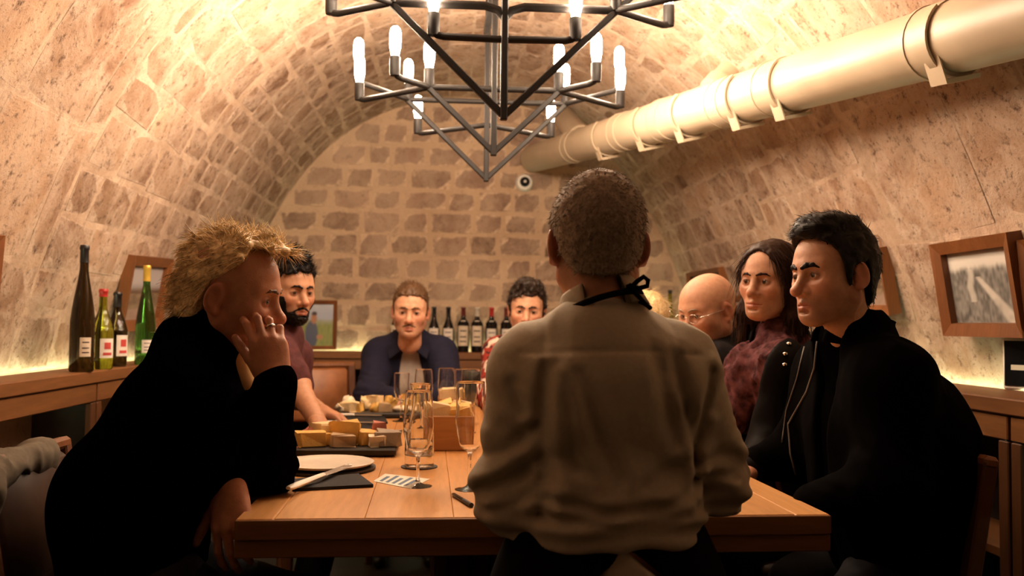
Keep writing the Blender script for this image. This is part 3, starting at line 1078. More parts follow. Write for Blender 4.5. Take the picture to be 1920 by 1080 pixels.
def arc_patch(r, z0, z1, a0, a1, n=8, th=.0006):
    V = []; F = []
    for i in range(n + 1):
        a = a0 + (a1 - a0) * i / n
        for rr in (r, r + th):
            for z in (z0, z1):
                V.append((rr * math.cos(a), rr * math.sin(a), z))
    for i in range(n):
        a = i * 4; b = a + 4
        F += [[a + 2, b + 2, b + 3, a + 3], [a, a + 1, b + 1, b], [a + 1, a + 3, b + 3, b + 1], [a, b, b + 2, a + 2]]
    F += [[0, 2, 3, 1], [n * 4, n * 4 + 1, n * 4 + 3, n * 4 + 2]]
    return V, F
def bottle(loc, kind, h, r, m, foil, label, group, lab=None, face=-90, emblem=False, neck=False, cap=.80):
    root = empty('wine_bottle', loc, 0, label, 'bottle', group)
    p = bottle_profile(kind, h, r)
    body = [q for q in p if q[1] >= .006 - 1e-9 and q[1] <= h * .953]
    MB().lathe(p[:2] + smooth_profile(body, 3) + [q for q in p if q[1] > h * .953], 24).build('bottle_glass', m, root, angle=50)
    # neck foil
    pts = [(rr + .0007, z) for rr, z in p if z >= h * cap - 1e-6]
    z0 = h * cap
    r0 = np.interp(z0, [z for _, z in p], [q for q, _ in p]) + .0007
    MB().lathe([(r0 - .001, z0)] + [(r0, z0)] + [q for q in pts if q[1] > z0 + 1e-4], 20).build('foil_cap', foil, root, angle=60)
    if lab:
        mm, z0, z1, half = lab
        V, F = arc_patch(r + .0004, z0 * h, z1 * h, R(face - half), R(face + half))
        lo = MB().add(V, F).build('bottle_label', mm, root, angle=40)
        if emblem:
            zc = (z0 + z1) / 2 * h; dz = (z1 - z0) * h
            V, F = arc_patch(r + .0012, zc - dz * .05, zc + dz * .30, R(face - half * .45), R(face + half * .45), 4)
            MB().add(V, F).build('label_emblem', 'label_red', lo)
            V, F = arc_patch(r + .0012, zc - dz * .36, zc - dz * .22, R(face - half * .6), R(face + half * .6), 4)
            MB().add(V, F).build('label_print', 'label_red', lo)
        else:
            zc = (z0 + z1) / 2 * h; dz = (z1 - z0) * h
            for q in (-.28, -.05, .25):
                V, F = arc_patch(r + .0012, zc + dz * q - dz * .03, zc + dz * q + dz * .03, R(face - half * .6), R(face + half * .6), 4)
                MB().add(V, F).build('label_print', 'label_ink', lo)
    if neck:
        V, F = arc_patch(r * .80 + .002, h * .655, h * .70, R(face - 28), R(face + 28), 5)
        V = [(x * .92, y * .92, z) for x, y, z in V]
        MB().add(V, F).build('shoulder_seal', 'label_white', root)
    return root
def on_shelf(px, py):
    return PZ(px, py, SH) + Vector((0, 0, .0005))
gl = 'bottles on the left worktop'
bottle(on_shelf(152, 697), 'flute', .455, .042, 'bottle_dark', 'foil_black', 'tallest dark brown flute bottle, leftmost on the left worktop', gl, ('label_cream', .12, .27, 26), -52, cap=.86)
bottle(on_shelf(190, 692), 'burgundy', .305, .040, 'bottle_olive', 'foil_red', 'yellow green bottle with a red cap on the left worktop', gl, ('label_white', .14, .38, 40), -40, True, cap=.90)
bottle(on_shelf(217, 687), 'burgundy', .30, .041, 'bottle_dark', 'foil_black', 'dark bottle between the red capped bottle and the green one', gl, ('label_white', .14, .42, 40), -30, True, cap=.80)
bottle(on_shelf(271, 684), 'flute', .42, .041, 'bottle_green', 'foil_gold', 'tall bright green bottle with a gold neck before the left picture', gl, ('label_white', .12, .25, 30), -60, cap=.84)
gb = 'bottles along the back worktop'
for px, foil, kind, lab, label in (
    (742, 'foil_black', 'burgundy', 'label_cream', 'black capped bottle behind the head of the man in navy'),
    (813, 'foil_black', 'burgundy', 'label_white', 'black capped bottle just right of the head of the man in navy'),
    (840, 'foil_black', 'burgundy', 'label_white', 'black capped bottle half hidden behind the navy shoulder'),
    (868, 'foil_dark_red', 'bordeaux', 'label_cream', 'dark bottle with a large tan label above the navy shoulder edge'),
    (894, 'foil_white', 'bordeaux', 'label_cream', 'dark bottle with a white neck foil and tall cream label'),
    (921, 'foil_red', 'bordeaux', 'label_white', 'dark bottle with a red neck foil at the back wall'),
    (949, 'foil_dark_red', 'bordeaux', 'label_white', 'dark bottle just left of the curly haired head'),
    ):
    z = (.14, .58, 52) if lab == 'label_cream' else (.18, .52, 50)
    q = W(px, 655, 6.17); q.z = SH + .0005
    bottle(q, kind, .305, .040, 'bottle_black', foil, label, gb, (lab, *z), -92, False, kind == 'bordeaux')
q = W(1256, 655, 6.17); q.z = SH + .0005
bottle(q, 'flute', .44, .040, 'bottle_olive', 'foil_black', 'pale flute bottle with a dark cap left of the bald man', 'bottles along the back worktop', ('label_cream', .3, .5, 40), -100, cap=.95)

# ================================================================== pictures
def picture(corners, depth_back, label, paint, fw=.05, fd=.05, n=(40, 32), tilt=None, mats='frame_wood'):
    """corners: 3D points tl, tr, br, bl of the frame's outer front edge (a flat rectangle is fitted)"""
    tl, tr, br, bl = [Vector(p) for p in corners]
    c = (tl + tr + br + bl) / 4
    ux = ((tr - tl) + (br - bl)).normalized()
    uz0 = ((tl - bl) + (tr - br)).normalized()
    nrm = ux.cross(uz0).normalized()                 # pointing... checked below
    uz = nrm.cross(ux).normalized()
    w = ((tr - tl).length + (br - bl).length) / 2; h = ((tl - bl).length + (tr - br).length) / 2
    if nrm.dot(Vector((0, 0, CAM_Z)) - c) < 0: nrm = -nrm
    Mx = Matrix((ux, -nrm, uz)).transposed()         # local x right, y into the wall, z up
    if Mx.determinant() < 0:
        Mx = Matrix((ux, -nrm, -uz)).transposed()
    root = empty('picture_frame', c, 0, label, 'picture')
    root.rotation_euler = Mx.to_euler()
    def rail(a, b, inn_a, inn_b):
        # mitred rail: outer corners a, b and inner corners inn_a, inn_b (x, z)
        V = []
        for y in (0.0, fd):
            for (x, z) in (a, b, inn_b, inn_a): V.append((x, y, z))
        V[2] = (V[2][0], .012, V[2][2]); V[3] = (V[3][0], .012, V[3][2])
        F = [[0, 1, 2, 3], [7, 6, 5, 4], [0, 4, 5, 1], [1, 5, 6, 2], [2, 6, 7, 3], [3, 7, 4, 0]]
        o = mesh_obj('frame_rail', V, F, mats, root, False)
        bm = bmesh.new(); bm.from_mesh(o.data); bmesh.ops.recalc_face_normals(bm, faces=bm.faces[:]); bm.to_mesh(o.data); bm.free()
    O = [(-w / 2, h / 2), (w / 2, h / 2), (w / 2, -h / 2), (-w / 2, -h / 2)]
    I = [(-w / 2 + fw, h / 2 - fw), (w / 2 - fw, h / 2 - fw), (w / 2 - fw, -h / 2 + fw), (-w / 2 + fw, -h / 2 + fw)]
    for i in range(4):
        rail(O[i], O[(i + 1) % 4], I[i], I[(i + 1) % 4])
    box('backing', (0, fd - .006, 0), (w - .01, .008, h - .01), 'dark_wood', root, None, 0)
    nx, nz = n
    iw, ih = w - 2 * fw + .004, h - 2 * fw + .004
    V = []; F = []; C = []
    for j in range(nz + 1):
        for i in range(nx + 1):
            u, v = i / nx, j / nz
            V.append((-iw / 2 + iw * u, fd * .62, -ih / 2 + ih * v)); C.append(paint(u, v))
    for j in range(nz):
        for i in range(nx):
            a = j * (nx + 1) + i
            F.append([a, a + 1, a + nx + 2, a + nx + 1])
    mesh_obj('photo_print', np.array(V), np.array(F), 'print', root, False, np.array(C))
    return root
rp = np.random.default_rng(3)
NZ = rp.uniform(0, 1, (64, 64))
def nz2(u, v, s_):
    x, y = u * s_, v * s_
    i, j = int(x), int(y); fx, fy = x - i, y - j
    fx = fx * fx * (3 - 2 * fx); fy = fy * fy * (3 - 2 * fy)
    g = lambda a, b: NZ[a % 64, b % 64]
    return (g(i, j) * (1 - fx) + g(i + 1, j) * fx) * (1 - fy) + (g(i, j + 1) * (1 - fx) + g(i + 1, j + 1) * fx) * fy
def sm(a, b, x):
    t = min(max((x - a) / (b - a), 0), 1)
    return t * t * (3 - 2 * t)
def mixc(a, b, t): return tuple(x * (1 - t) + y * t for x, y in zip(a, b))
def paint_grey(u, v):
    sky = mixc((.52, .50, .46), (.66, .62, .56), v)
    hor = .66 + .10 * nz2(u, .3, 9) + .05 * nz2(u, .1, 30)
    g = .05 + .16 * nz2(u, v * .35, 40) + .10 * nz2(u + .3, v, 18)
    grd = (g * 1.05, g, g * .92)
    c = mixc(grd, sky, sm(hor - .05, hor + .06, v))
    px = .46 + (.62 - v) * .75
    d = abs(u - px) / (.05 + .16 * max(0, .62 - v))
    if v < .64: c = mixc(c, (.58, .54, .48), (1 - sm(.4, 1.0, d)) * (.55 + .5 * nz2(u, v, 14)))
    d2 = abs(u - .30 - .05 * nz2(.2, v, 6)) / .07
    if .30 < v < .75: c = mixc(c, (.55, .52, .46), (1 - sm(.3, 1, d2)) * .75)
    return c
def paint_field(u, v):
    c = mixc((.16, .22, .06), (.36, .40, .50), sm(.52, .70, v + .06 * nz2(u, v, 8)))
    if v < .62: c = mixc(c, (.34, .33, .10), nz2(u * 3, v * .6, 22) * .7)
    c = mixc(c, (.55, .58, .60), sm(.75, 1, v) * nz2(u, v, 6))
    d = ((u - .36) / .19) ** 2 + ((v - .28) / .34) ** 2
    if d < 1.2: c = mixc(c, (.07, .09, .14), 1 - sm(.75, 1.2, d))
    d = ((u - .42) / .085) ** 2 + ((v - .66) / .13) ** 2
    if d < 1.3: c = mixc(c, (.36, .17, .09), 1 - sm(.7, 1.3, d))
    d = ((u - .43) / .085) ** 2 + ((v - .77) / .05) ** 2
    if d < 1.2: c = mixc(c, (.03, .02, .02), 1 - sm(.6, 1.2, d))
    d = ((u - .60) / .10) ** 2 + ((v - .22) / .06) ** 2
    if d < 1.2: c = mixc(c, (.40, .20, .11), 1 - sm(.6, 1.2, d))
    return c
def paint_land(u, v):
    c = mixc((.10, .06, .035), (.36, .33, .33), sm(.50, .66, v))
    c = mixc(c, (.30, .28, .30), .6 * (1 - sm(.0, .06, abs(v - .62 - .03 * nz2(u, .2, 5)))))
    if v < .5: c = mixc(c, (.26, .20, .13), nz2(u, v, 16))
    if v < .2: c = mixc(c, (.34, .24, .20), .7)
    return c
def paint_dark(u, v):
    g = .02 + .05 * nz2(u, v, 9)
    return (g, g * .8, g * .6)
def hung(pxs, label, paint, fw, fd, n, off=.05):
    q = [on_vault(*p, off) for p in pxs]
    yl, yr = (q[0].y * .5 + q[3].y * .5), (q[1].y * .5 + q[2].y * .5)
    ty = .35
    q = [W(*p, y * (1 - ty) + v.y * ty) for p, y, v in zip(pxs, (yl, yr, yr, yl), q)]
    return picture(q, 0, label, paint, fw, fd, n)
hung([(1745, 458), (1895, 436), (1908, 632), (1764, 630)], 'large wooden framed grey landscape photograph on the right wall', paint_grey, .040, .055, (64, 56), .075)
hung([(1912, 452), (2030, 436), (2030, 640), (1916, 630)], 'dark picture cut off by the photo edge, right of the grey landscape', paint_dark, .03, .05, (12, 12), .06)
hung([(1560, 474), (1648, 468), (1664, 588), (1575, 592)], 'wooden framed picture half hidden behind the head of the man in black', paint_land, .035, .05, (16, 16), .06)
hung([(1288, 512), (1349, 503), (1356, 575), (1294, 580)], 'dark framed picture above the bald head', paint_dark, .03, .05, (12, 12), .06)
hung([(1372, 556), (1412, 552), (1414, 620), (1374, 622)], 'small wooden framed picture between bald man and woman', paint_land, .03, .04, (12, 12), .05)
hung([(249, 480), (326, 487), (306, 612), (236, 622)], 'narrow wooden framed landscape behind the green bottle', paint_land, .045, .05, (24, 32), .06)
hung([(-80, 446), (9, 442), (1, 556), (-86, 572)], 'wooden picture frame cut off by the photo edge, left of the bottles', paint_dark, .04, .05, (12, 12), .06)
picture([W(556, 563, 6.08), W(633, 563, 6.08), W(629, 655, 5.98 + .06), W(552, 655, 5.98 + .06)], 0, 'framed photograph of a man in a green field at the back wall', paint_field, .024, .035, (48, 36))

# small framed sign on the right worktop
sp = PZ(1934, 733, SH)
sg = empty('counter_sign', (sp.x, sp.y, SH), R(-62), 'black box sign with a pale edge on the right worktop, below the dark picture', 'sign')
box('sign_case', (0, 0, .080), (.15, .05, .158), 'white_plastic', sg, None, .006)
box('sign_face', (0, -.0262, .082), (.132, .003, .138), 'black_gloss', sg, None, 0)
box('printed_bar', (.0, -.0288, .070), (.09, .002, .016), 'foil_white', sg, None, 0)

# ================================================================== chairs
def make_chair(label, lea='leather_shaded'):
    root = empty('dining_chair', (0, 0, 0), 0, label, 'chair', 'chairs round the table')
    # faces +y, origin on the floor under the seat
    m = MB(); m.box((0, 0, .445), (.44, .43, .05), None, .018); m.build('seat', lea, root, angle=60)
    for sx in (-1, 1):
        MB().box((sx * .195, .185, .21), (.036, .036, .42), None, .004).build('leg', 'dark_wood', root)
    for sx in (-1, 1):
        a = Vector((sx * .195, -.195, 0)); b = Vector((sx * .195, -.195, .44)); c2 = Vector((sx * .195, -.262, .835))
        q = MB(); q.box((a + b) / 2, (.036, .036, .44), None, .004)
        d = c2 - b
        q.box((b + c2) / 2, (.034, .034, d.length + .02), d.to_track_quat('Z', 'X').to_matrix(), .004)
        q.build('leg', 'dark_wood', root)
    rt = Matrix.Rotation(math.atan2(.067, .395), 3, 'X')
    m = MB(); m.box((0, -.238, .705), (.352, .038, .25), rt, .014); m.build('backrest', lea, root, angle=60)
    m = MB(); m.box((0, -.263, .842), (.43, .034, .028), rt, .008); m.build('top_rail', 'frame_wood', root)
    for z, y in ((.20, .185), (.24, -.195)):
        MB().box((0, y, z), (.354, .022, .03), None, .003).build('stretcher', 'dark_wood', root)
    for sx in (-1, 1):
        MB().box((sx * .195, -.005, .16), (.022, .344, .03), None, .003).build('stretcher', 'dark_wood', root)
    return root
_chair0 = None
def chair(x, y, face, label):
    """face: direction (degrees) the sitter looks"""
    global _chair0
    if _chair0 is None:
        _chair0 = make_chair(label); o = _chair0
    else:
        o = copy_tree(_chair0); o['label'] = label
    o.location = (x, y, 0); o.rotation_euler = (0, 0, R(face - 90))
    return o
# ================================================================== people: smooth bodies grown from a distance field
_P = np.random.default_rng(2).permutation(256).astype(np.int32)
_PP = np.concatenate([_P, _P])
_VAL = np.random.default_rng(4).uniform(-1, 1, 256).astype(np.float32)
def vnoise(p):
    i = np.floor(p).astype(np.int32); f = (p - i).astype(np.float32)
    f = f * f * (3 - 2 * f)
    i &= 255
    def h(dx, dy, dz):
        return _VAL[_PP[_PP[_PP[(i[:, 0] + dx) & 255] + ((i[:, 1] + dy) & 255)] + ((i[:, 2] + dz) & 255)]]
    x, y, z = f[:, 0], f[:, 1], f[:, 2]
    a = h(0, 0, 0) * (1 - x) + h(1, 0, 0) * x; b = h(0, 1, 0) * (1 - x) + h(1, 1, 0) * x
    c = h(0, 0, 1) * (1 - x) + h(1, 0, 1) * x; d = h(0, 1, 1) * (1 - x) + h(1, 1, 1) * x
    return (a * (1 - y) + b * y) * (1 - z) + (c * (1 - y) + d * y) * z

def A3(v): return np.array([v[0], v[1], v[2]], dtype=np.float32)

class Field:
    """list of primitives joined smoothly, in order"""
    def __init__(s):
        s.p = []; s.lo = np.full(3, 1e9); s.hi = np.full(3, -1e9); s.disp = None
    def _bb(s, c, r):
        s.lo = np.minimum(s.lo, np.asarray(c) - r); s.hi = np.maximum(s.hi, np.asarray(c) + r)
    def cap(s, a, b, ra, rb=None, k=.02, op='u'):
        a, b = A3(a), A3(b); rb = ra if rb is None else rb
        ab = b - a; L2 = float(ab @ ab) + 1e-12
        def f(p):
            pa = p - a
            t = np.clip((pa @ ab) / L2, 0, 1)
            q = pa - t[:, None] * ab
            return np.sqrt(np.einsum('ij,ij->i', q, q)) - (ra + t * (rb - ra))
        if op == 'u': s._bb(a, ra); s._bb(b, rb)
        s.p.append((f, k, op)); return s
    def ball(s, c, r, k=.02, op='u'):
        c = A3(c)
        def f(p):
            q = p - c
            return np.sqrt(np.einsum('ij,ij->i', q, q)) - r
        if op == 'u': s._bb(c, r)
        s.p.append((f, k, op)); return s
    def ell(s, c, r, rot=None, k=.02, op='u'):
        c, r = A3(c), A3(r)
        Rm = None if rot is None else np.array(rot.to_3x3() if hasattr(rot, 'to_3x3') else rot, dtype=np.float32)
        def f(p):
            q = p - c
            if Rm is not None: q = q @ Rm
            k0 = np.sqrt(((q / r) ** 2).sum(1)); k1 = np.sqrt(((q / (r * r)) ** 2).sum(1)) + 1e-9
            return k0 * (k0 - 1) / k1
        if op == 'u': s._bb(c, float(r.max()))
        s.p.append((f, k, op)); return s
    def fn(s, f, k=.01, op='i'):
        s.p.append((f, k, op)); return s
    def __call__(s, p):
        d = None
        for f, k, op in s.p:
            v = f(p)
            if d is None: d = v; continue
            if op == 'u':
                h = np.maximum(k - np.abs(d - v), 0) / k
                d = np.minimum(d, v) - h * h * k * .25
            else:
                v = -v if op == 's' else v
                h = np.maximum(k - np.abs(d - v), 0) / k
                d = np.maximum(d, v) + h * h * k * .25
        if s.disp is not None: d = d - s.disp(p)
        return d

def surface(F, h, pad=.03, B=8):
    lo = F.lo - pad; hi = F.hi + pad
    nb = np.ceil((hi - lo) / (h * B)).astype(int) + 1
    gx = [lo[a] + (np.arange(nb[a]) * B + (B - 1) / 2) * h for a in range(3)]
    C = np.stack(np.meshgrid(*gx, indexing='ij'), -1).reshape(-1, 3).astype(np.float32)
    dc = F(C)
    keep = np.abs(dc) < (B * h * .9 + .004) * 1.45
    n = nb * B
    G = np.repeat(np.repeat(np.repeat(np.where(dc.reshape(nb) < 0, -1.0, 1.0).astype(np.float32), B, 0), B, 1), B, 2)
    off = np.stack(np.meshgrid(*[np.arange(B)] * 3, indexing='ij'), -1).reshape(-1, 3)
    kb = np.argwhere(keep.reshape(nb))
    G6 = G.reshape(nb[0], B, nb[1], B, nb[2], B)
    for s0 in range(0, len(kb), 400):
        q = kb[s0:s0 + 400]
        idx = (q[:, None, :] * B + off[None]).reshape(-1, 3)
        v = F((lo + idx * h).astype(np.float32)).reshape(len(q), B, B, B)
        for m_, (i, j, k) in enumerate(q):
            G6[i, :, j, :, k, :] = v[m_]
    S = G < 0
    cnt = np.zeros(np.array(S.shape) - 1, np.int8)
    cs = [(0, 0, 0), (1, 0, 0), (0, 1, 0), (1, 1, 0), (0, 0, 1), (1, 0, 1), (0, 1, 1), (1, 1, 1)]
    sh = cnt.shape
    for a, b, c in cs: cnt += S[a:a + sh[0], b:b + sh[1], c:c + sh[2]]
    cells = np.argwhere((cnt > 0) & (cnt < 8))
    acc = np.zeros((len(cells), 3)); w = np.zeros(len(cells))
    vals = [G[cells[:, 0] + a, cells[:, 1] + b, cells[:, 2] + c] for a, b, c in cs]
    for e0 in range(8):
        for e1 in range(e0 + 1, 8):
            df = np.abs(np.array(cs[e0]) - np.array(cs[e1]))
            if df.sum() != 1: continue
            g0, g1 = vals[e0], vals[e1]
            m_ = (g0 < 0) != (g1 < 0)
            t = np.where(m_, g0 / (g0 - g1 + 1e-20), 0)
            pt = np.array(cs[e0]) + t[:, None] * (np.array(cs[e1]) - np.array(cs[e0]))
            acc += np.where(m_[:, None], pt, 0); w += m_
    V = (cells + acc / w[:, None]) * h + lo
    ID = np.full(sh, -1, np.int32)
    ID[cells[:, 0], cells[:, 1], cells[:, 2]] = np.arange(len(cells))
    quads = []
    for ax in range(3):
        s0 = [slice(None)] * 3; s1 = [slice(None)] * 3
        s0[ax] = slice(0, -1); s1[ax] = slice(1, None)
        A_, B_ = S[tuple(s0)], S[tuple(s1)]
        e = np.argwhere(A_ != B_)
        b, c = (ax + 1) % 3, (ax + 2) % 3
        lim = np.array(sh)
        ok = (e[:, b] > 0) & (e[:, c] > 0) & (e[:, b] < lim[b]) & (e[:, c] < lim[c]) & (e[:, ax] < lim[ax])
        e = e[ok]
        flip = A_[e[:, 0], e[:, 1], e[:, 2]]
        def at(db, dc_):
            q = e.copy(); q[:, b] -= db; q[:, c] -= dc_
            return ID[q[:, 0], q[:, 1], q[:, 2]]
        Q = np.stack([at(1, 1), at(0, 1), at(0, 0), at(1, 0)], 1)
        Q[~flip] = Q[~flip][:, ::-1]
        quads.append(Q)
    Q = np.concatenate(quads)
    Q = Q[(Q >= 0).all(1)]
    return V, Q

def relax(V, Q, it=1, f=.5):
    for _ in range(it):
        acc = np.zeros_like(V); n = np.zeros(len(V))
        for a, b in ((0, 1), (1, 2), (2, 3), (3, 0)):
            for x, y in ((a, b), (b, a)):
                acc += np.stack([np.bincount(Q[:, x], V[Q[:, y], i], len(V)) for i in range(3)], 1)
                n += np.bincount(Q[:, x], minlength=len(V))
        V = V * (1 - f) + f * acc / np.maximum(n, 1)[:, None]
    return V

def vnormals(V, Q):
    n = np.cross(V[Q[:, 2]] - V[Q[:, 0]], V[Q[:, 3]] - V[Q[:, 1]])
    N = np.stack([sum(np.bincount(Q[:, k], n[:, i], len(V)) for k in range(4)) for i in range(3)], 1)
    return N / (np.linalg.norm(N, axis=1, keepdims=True) + 1e-12)

def join(parts):
    Vs = []; Fs = []; Cs = []; b = 0
    for V, F, C in parts:
        Vs.append(V); Fs.append(F + b); b += len(V)
        Cs.append(np.broadcast_to(np.asarray(C, float), (len(V), 3)))
    return np.concatenate(Vs), np.concatenate(Fs), np.concatenate(Cs)

# ------------------------------------------------------------------ head
def hbase(face_deg, pitch=0, roll=0):
    """rotation whose +y looks along face_deg in plan; pitch nods down, roll tips to the sitter's right"""
    return Matrix.Rotation(R(face_deg - 90), 3, 'Z') @ Matrix.Rotation(R(-pitch), 3, 'X') @ Matrix.Rotation(R(roll), 3, 'Y')

def head_field(P):
    F = Field()
    jw = P.get('jaw', 1.0); fat = P.get('fat', 0.0); nl = P.get('nose', 1.0); fem = P.get('fem', 0.0)
    F.ell((0, -.018, .032), (.0755, .096, .088))
    F.ell((0, .030, .028), (.062, .058, .066), k=.04)                       # forehead
    F.ell((0, .030, -.038), (.058 * (.96 + .04 * jw) + fat * .4, .060, .074), k=.035)
    F.cap((.052 * jw, -.002, -.060), (.018, .066, -.097), .020 + fat, .017, k=.035)
    F.cap((-.052 * jw, -.002, -.060), (-.018, .066, -.097), .020 + fat, .017, k=.035)
    F.ell((0, .073, -.096), (.022 * jw, .017, .017), k=.022)               # chin
    for s in (-1, 1):
        F.ball((s * .043, .054, -.026), .022 + fat * .6, k=.03)            # cheekbones
        F.cap((s * .012, .083, .020), (s * .046, .066, .022), .0105 - .003 * fem, .008, k=.018)   # brow ridge
    F.ell((0, .070, -.068), (.031, .024, .027), k=.02)                     # muzzle
    for s in (-1, 1):
        F.ell((s * .0315, .091, -.002), (.0185, .015, .0125), k=.016, op='s')   # sockets
    tip = np.array((0, .083 + .025 * nl, -.037))
    F.cap((0, .081, .010), tip, .0085, .0115, k=.012)                      # nose
    F.ball(tip + (0, .001, .001), .0118, k=.008)
    for s in (-1, 1):
        F.ell((s * .0135, .091, -.041), (.0085, .011, .0085), k=.008)
        F.ball((s * .0065, .100, -.0485), .0042, k=.004, op='s')           # nostrils
    for s in (-1, 1):
        F.ell((s * .0315, .0742, -.001), (.0160, .0146, .0135), k=.005)    # lids
        F.ell((s * .0315, .0915, -.0022), (.0128, .0105, .0040 + P.get('open', 0) * .0012), k=.002, op='s')
    mw = .022 + .002 * fem
    F.cap((-mw, .085, -.0685), (0, .0945, -.0655), .0035, .0056, k=.007)   # upper lip
    F.cap((mw, .085, -.0685), (0, .0945, -.0655), .0035, .0056, k=.007)
    F.cap((-mw * .8, .084, -.0735), (0, .0925, -.0775), .0035, .0066, k=.007)
    F.cap((mw * .8, .084, -.0735), (0, .0925, -.0775), .0035, .0066, k=.007)
    for s in (-1, 1):
        F.cap((s * mw * 1.08, .087, -.071), (0, .1005, -.0712), .0015, .0019, k=.004, op='s')     # mouth line
    F.ell((0, .092, -.0865), (.016, .006, .0045), k=.008, op='s')
    # ears
    for s in (-1, 1):
        q = Matrix.Rotation(R(-12), 3, 'X') @ Matrix.Rotation(R(s * 27), 3, 'Z')
        F.ell((s * .081, -.012, -.006), (.0075, .0185, .0320), q, k=.006)
        F.ball((s * .079, -.008, -.034), .008, k=.008)
        F.ell((s * .0890, -.009, -.002), (.0060, .0105, .0200), q, k=.004, op='s')
    # neck
    F.cap((0, -.020, -.055), (0, -.040, -.150), .050 - .006 * fem + fat, .055 - .008 * fem + fat, k=.03)
    return F

HAIRTAB = {
    'short': [(0, .074), (25, .071), (45, .062), (56, .040), (62, .010), (66, -.022), (72, -.024), (77, .018), (104, .026), (116, -.030), (140, -.058), (180, -.066)],
    'receding': [(0, .100), (20, .098), (40, .092), (50, .070), (60, .035), (66, -.012), (72, -.015), (77, .018), (104, .026), (116, -.03), (140, -.062), (180, -.072)],
    'cropped': [(0, .085), (45, .070), (58, .035), (66, -.006), (72, -.010), (78, .018), (104, .020), (116, -.035), (140, -.060), (180, -.068)],
    'long': [(0, .086), (18, .078), (34, .055), (48, .02), (60, -.03), (70, -.09), (85, -.14), (180, -.14)],
}
def hair_field(tab, th_top, th_side, rough=.004, freq=60, extra=None, bald=0):
    F = Field()
    F.ell((0, -.018, .032), (.0755 + th_side, .096 + th_side, .088 + th_top))
    F.ell((0, .030, .028), (.062 + th_side, .058 + th_side * .7, .066 + th_top), k=.04)
    F.cap((0, -.035, -.05), (0, -.045, -.12), .050 + th_side, .050, k=.03)
    F.ell((0, -.01, -.02), (.070 + th_side * .8, .075, .07), k=.02)
    if extra: extra(F)
    xs = [a for a, _ in tab]; zs = [z for _, z in tab]
    def reg(p):
        phi = np.degrees(np.arctan2(np.abs(p[:, 0]), p[:, 1] + .012))
        zm = np.interp(phi, xs, zs)
        return (zm - p[:, 2]) * .75
    F.fn(reg, .010, 'i')
    def disp(p):
        return rough * vnoise(p * freq + 7) + rough * .5 * vnoise(p * freq * 2.3)
    F.disp = disp
    return F

def strands(V, N, n, length, flow, rad, rng_, segs=4, curl=0.0, sel=None, lift=.6, jit=.3, gravity=0.0):
    """tapered three sided hairs standing on the surface V, combed along flow(p)"""
    ids = np.arange(len(V)) if sel is None else np.flatnonzero(sel(V))
    if len(ids) == 0: return np.zeros((0, 3)), np.zeros((0, 4), int)
    pick = rng_.choice(ids, n)
    p = V[pick] + rng_.normal(0, .0015, (n, 3)); nn = N[pick]
    fl = flow(p)
    fl = fl - (fl * nn).sum(1, keepdims=True) * nn * .8
    L = length * rng_.uniform(.55, 1.15, n)[:, None]
    d = nn * lift + fl + rng_.normal(0, jit, (n, 3))
    d /= np.linalg.norm(d, axis=1, keepdims=True)
    bend = rng_.normal(0, curl, (n, 3))
    Vs = []; cur = p - nn * .003
    side = np.cross(d, rng_.normal(0, 1, (n, 3))); side /= np.linalg.norm(side, axis=1, keepdims=True) + 1e-9
    for s_ in range(segs + 1):
        t = s_ / segs
        r_ = rad * (1 - .85 * t ** 1.5)
        s2 = np.cross(d, side); s2 /= np.linalg.norm(s2, axis=1, keepdims=True) + 1e-9
        for k in range(3):
            an = 2 * math.pi * k / 3
            Vs.append(cur + (side * math.cos(an) + s2 * math.sin(an)) * r_)
        bend = bend * .75 + rng_.normal(0, curl, (n, 3))
        d = d + bend + fl * .25 - np.array((0, 0, gravity)); d /= np.linalg.norm(d, axis=1, keepdims=True)
        cur = cur + d * L / segs
    Vs = np.stack(Vs, 1)                     # n, 3*(segs+1), 3
    m_ = 3 * (segs + 1)
    base = (np.arange(n) * m_)[:, None, None]
    Q = []
    for s_ in range(segs):
        for k in range(3):
            Q.append([s_ * 3 + k, s_ * 3 + (k + 1) % 3, s_ * 3 + 3 + (k + 1) % 3, s_ * 3 + 3 + k])
    Q = (base + np.array(Q)[None]).reshape(-1, 4)
    return Vs.reshape(-1, 3), Q

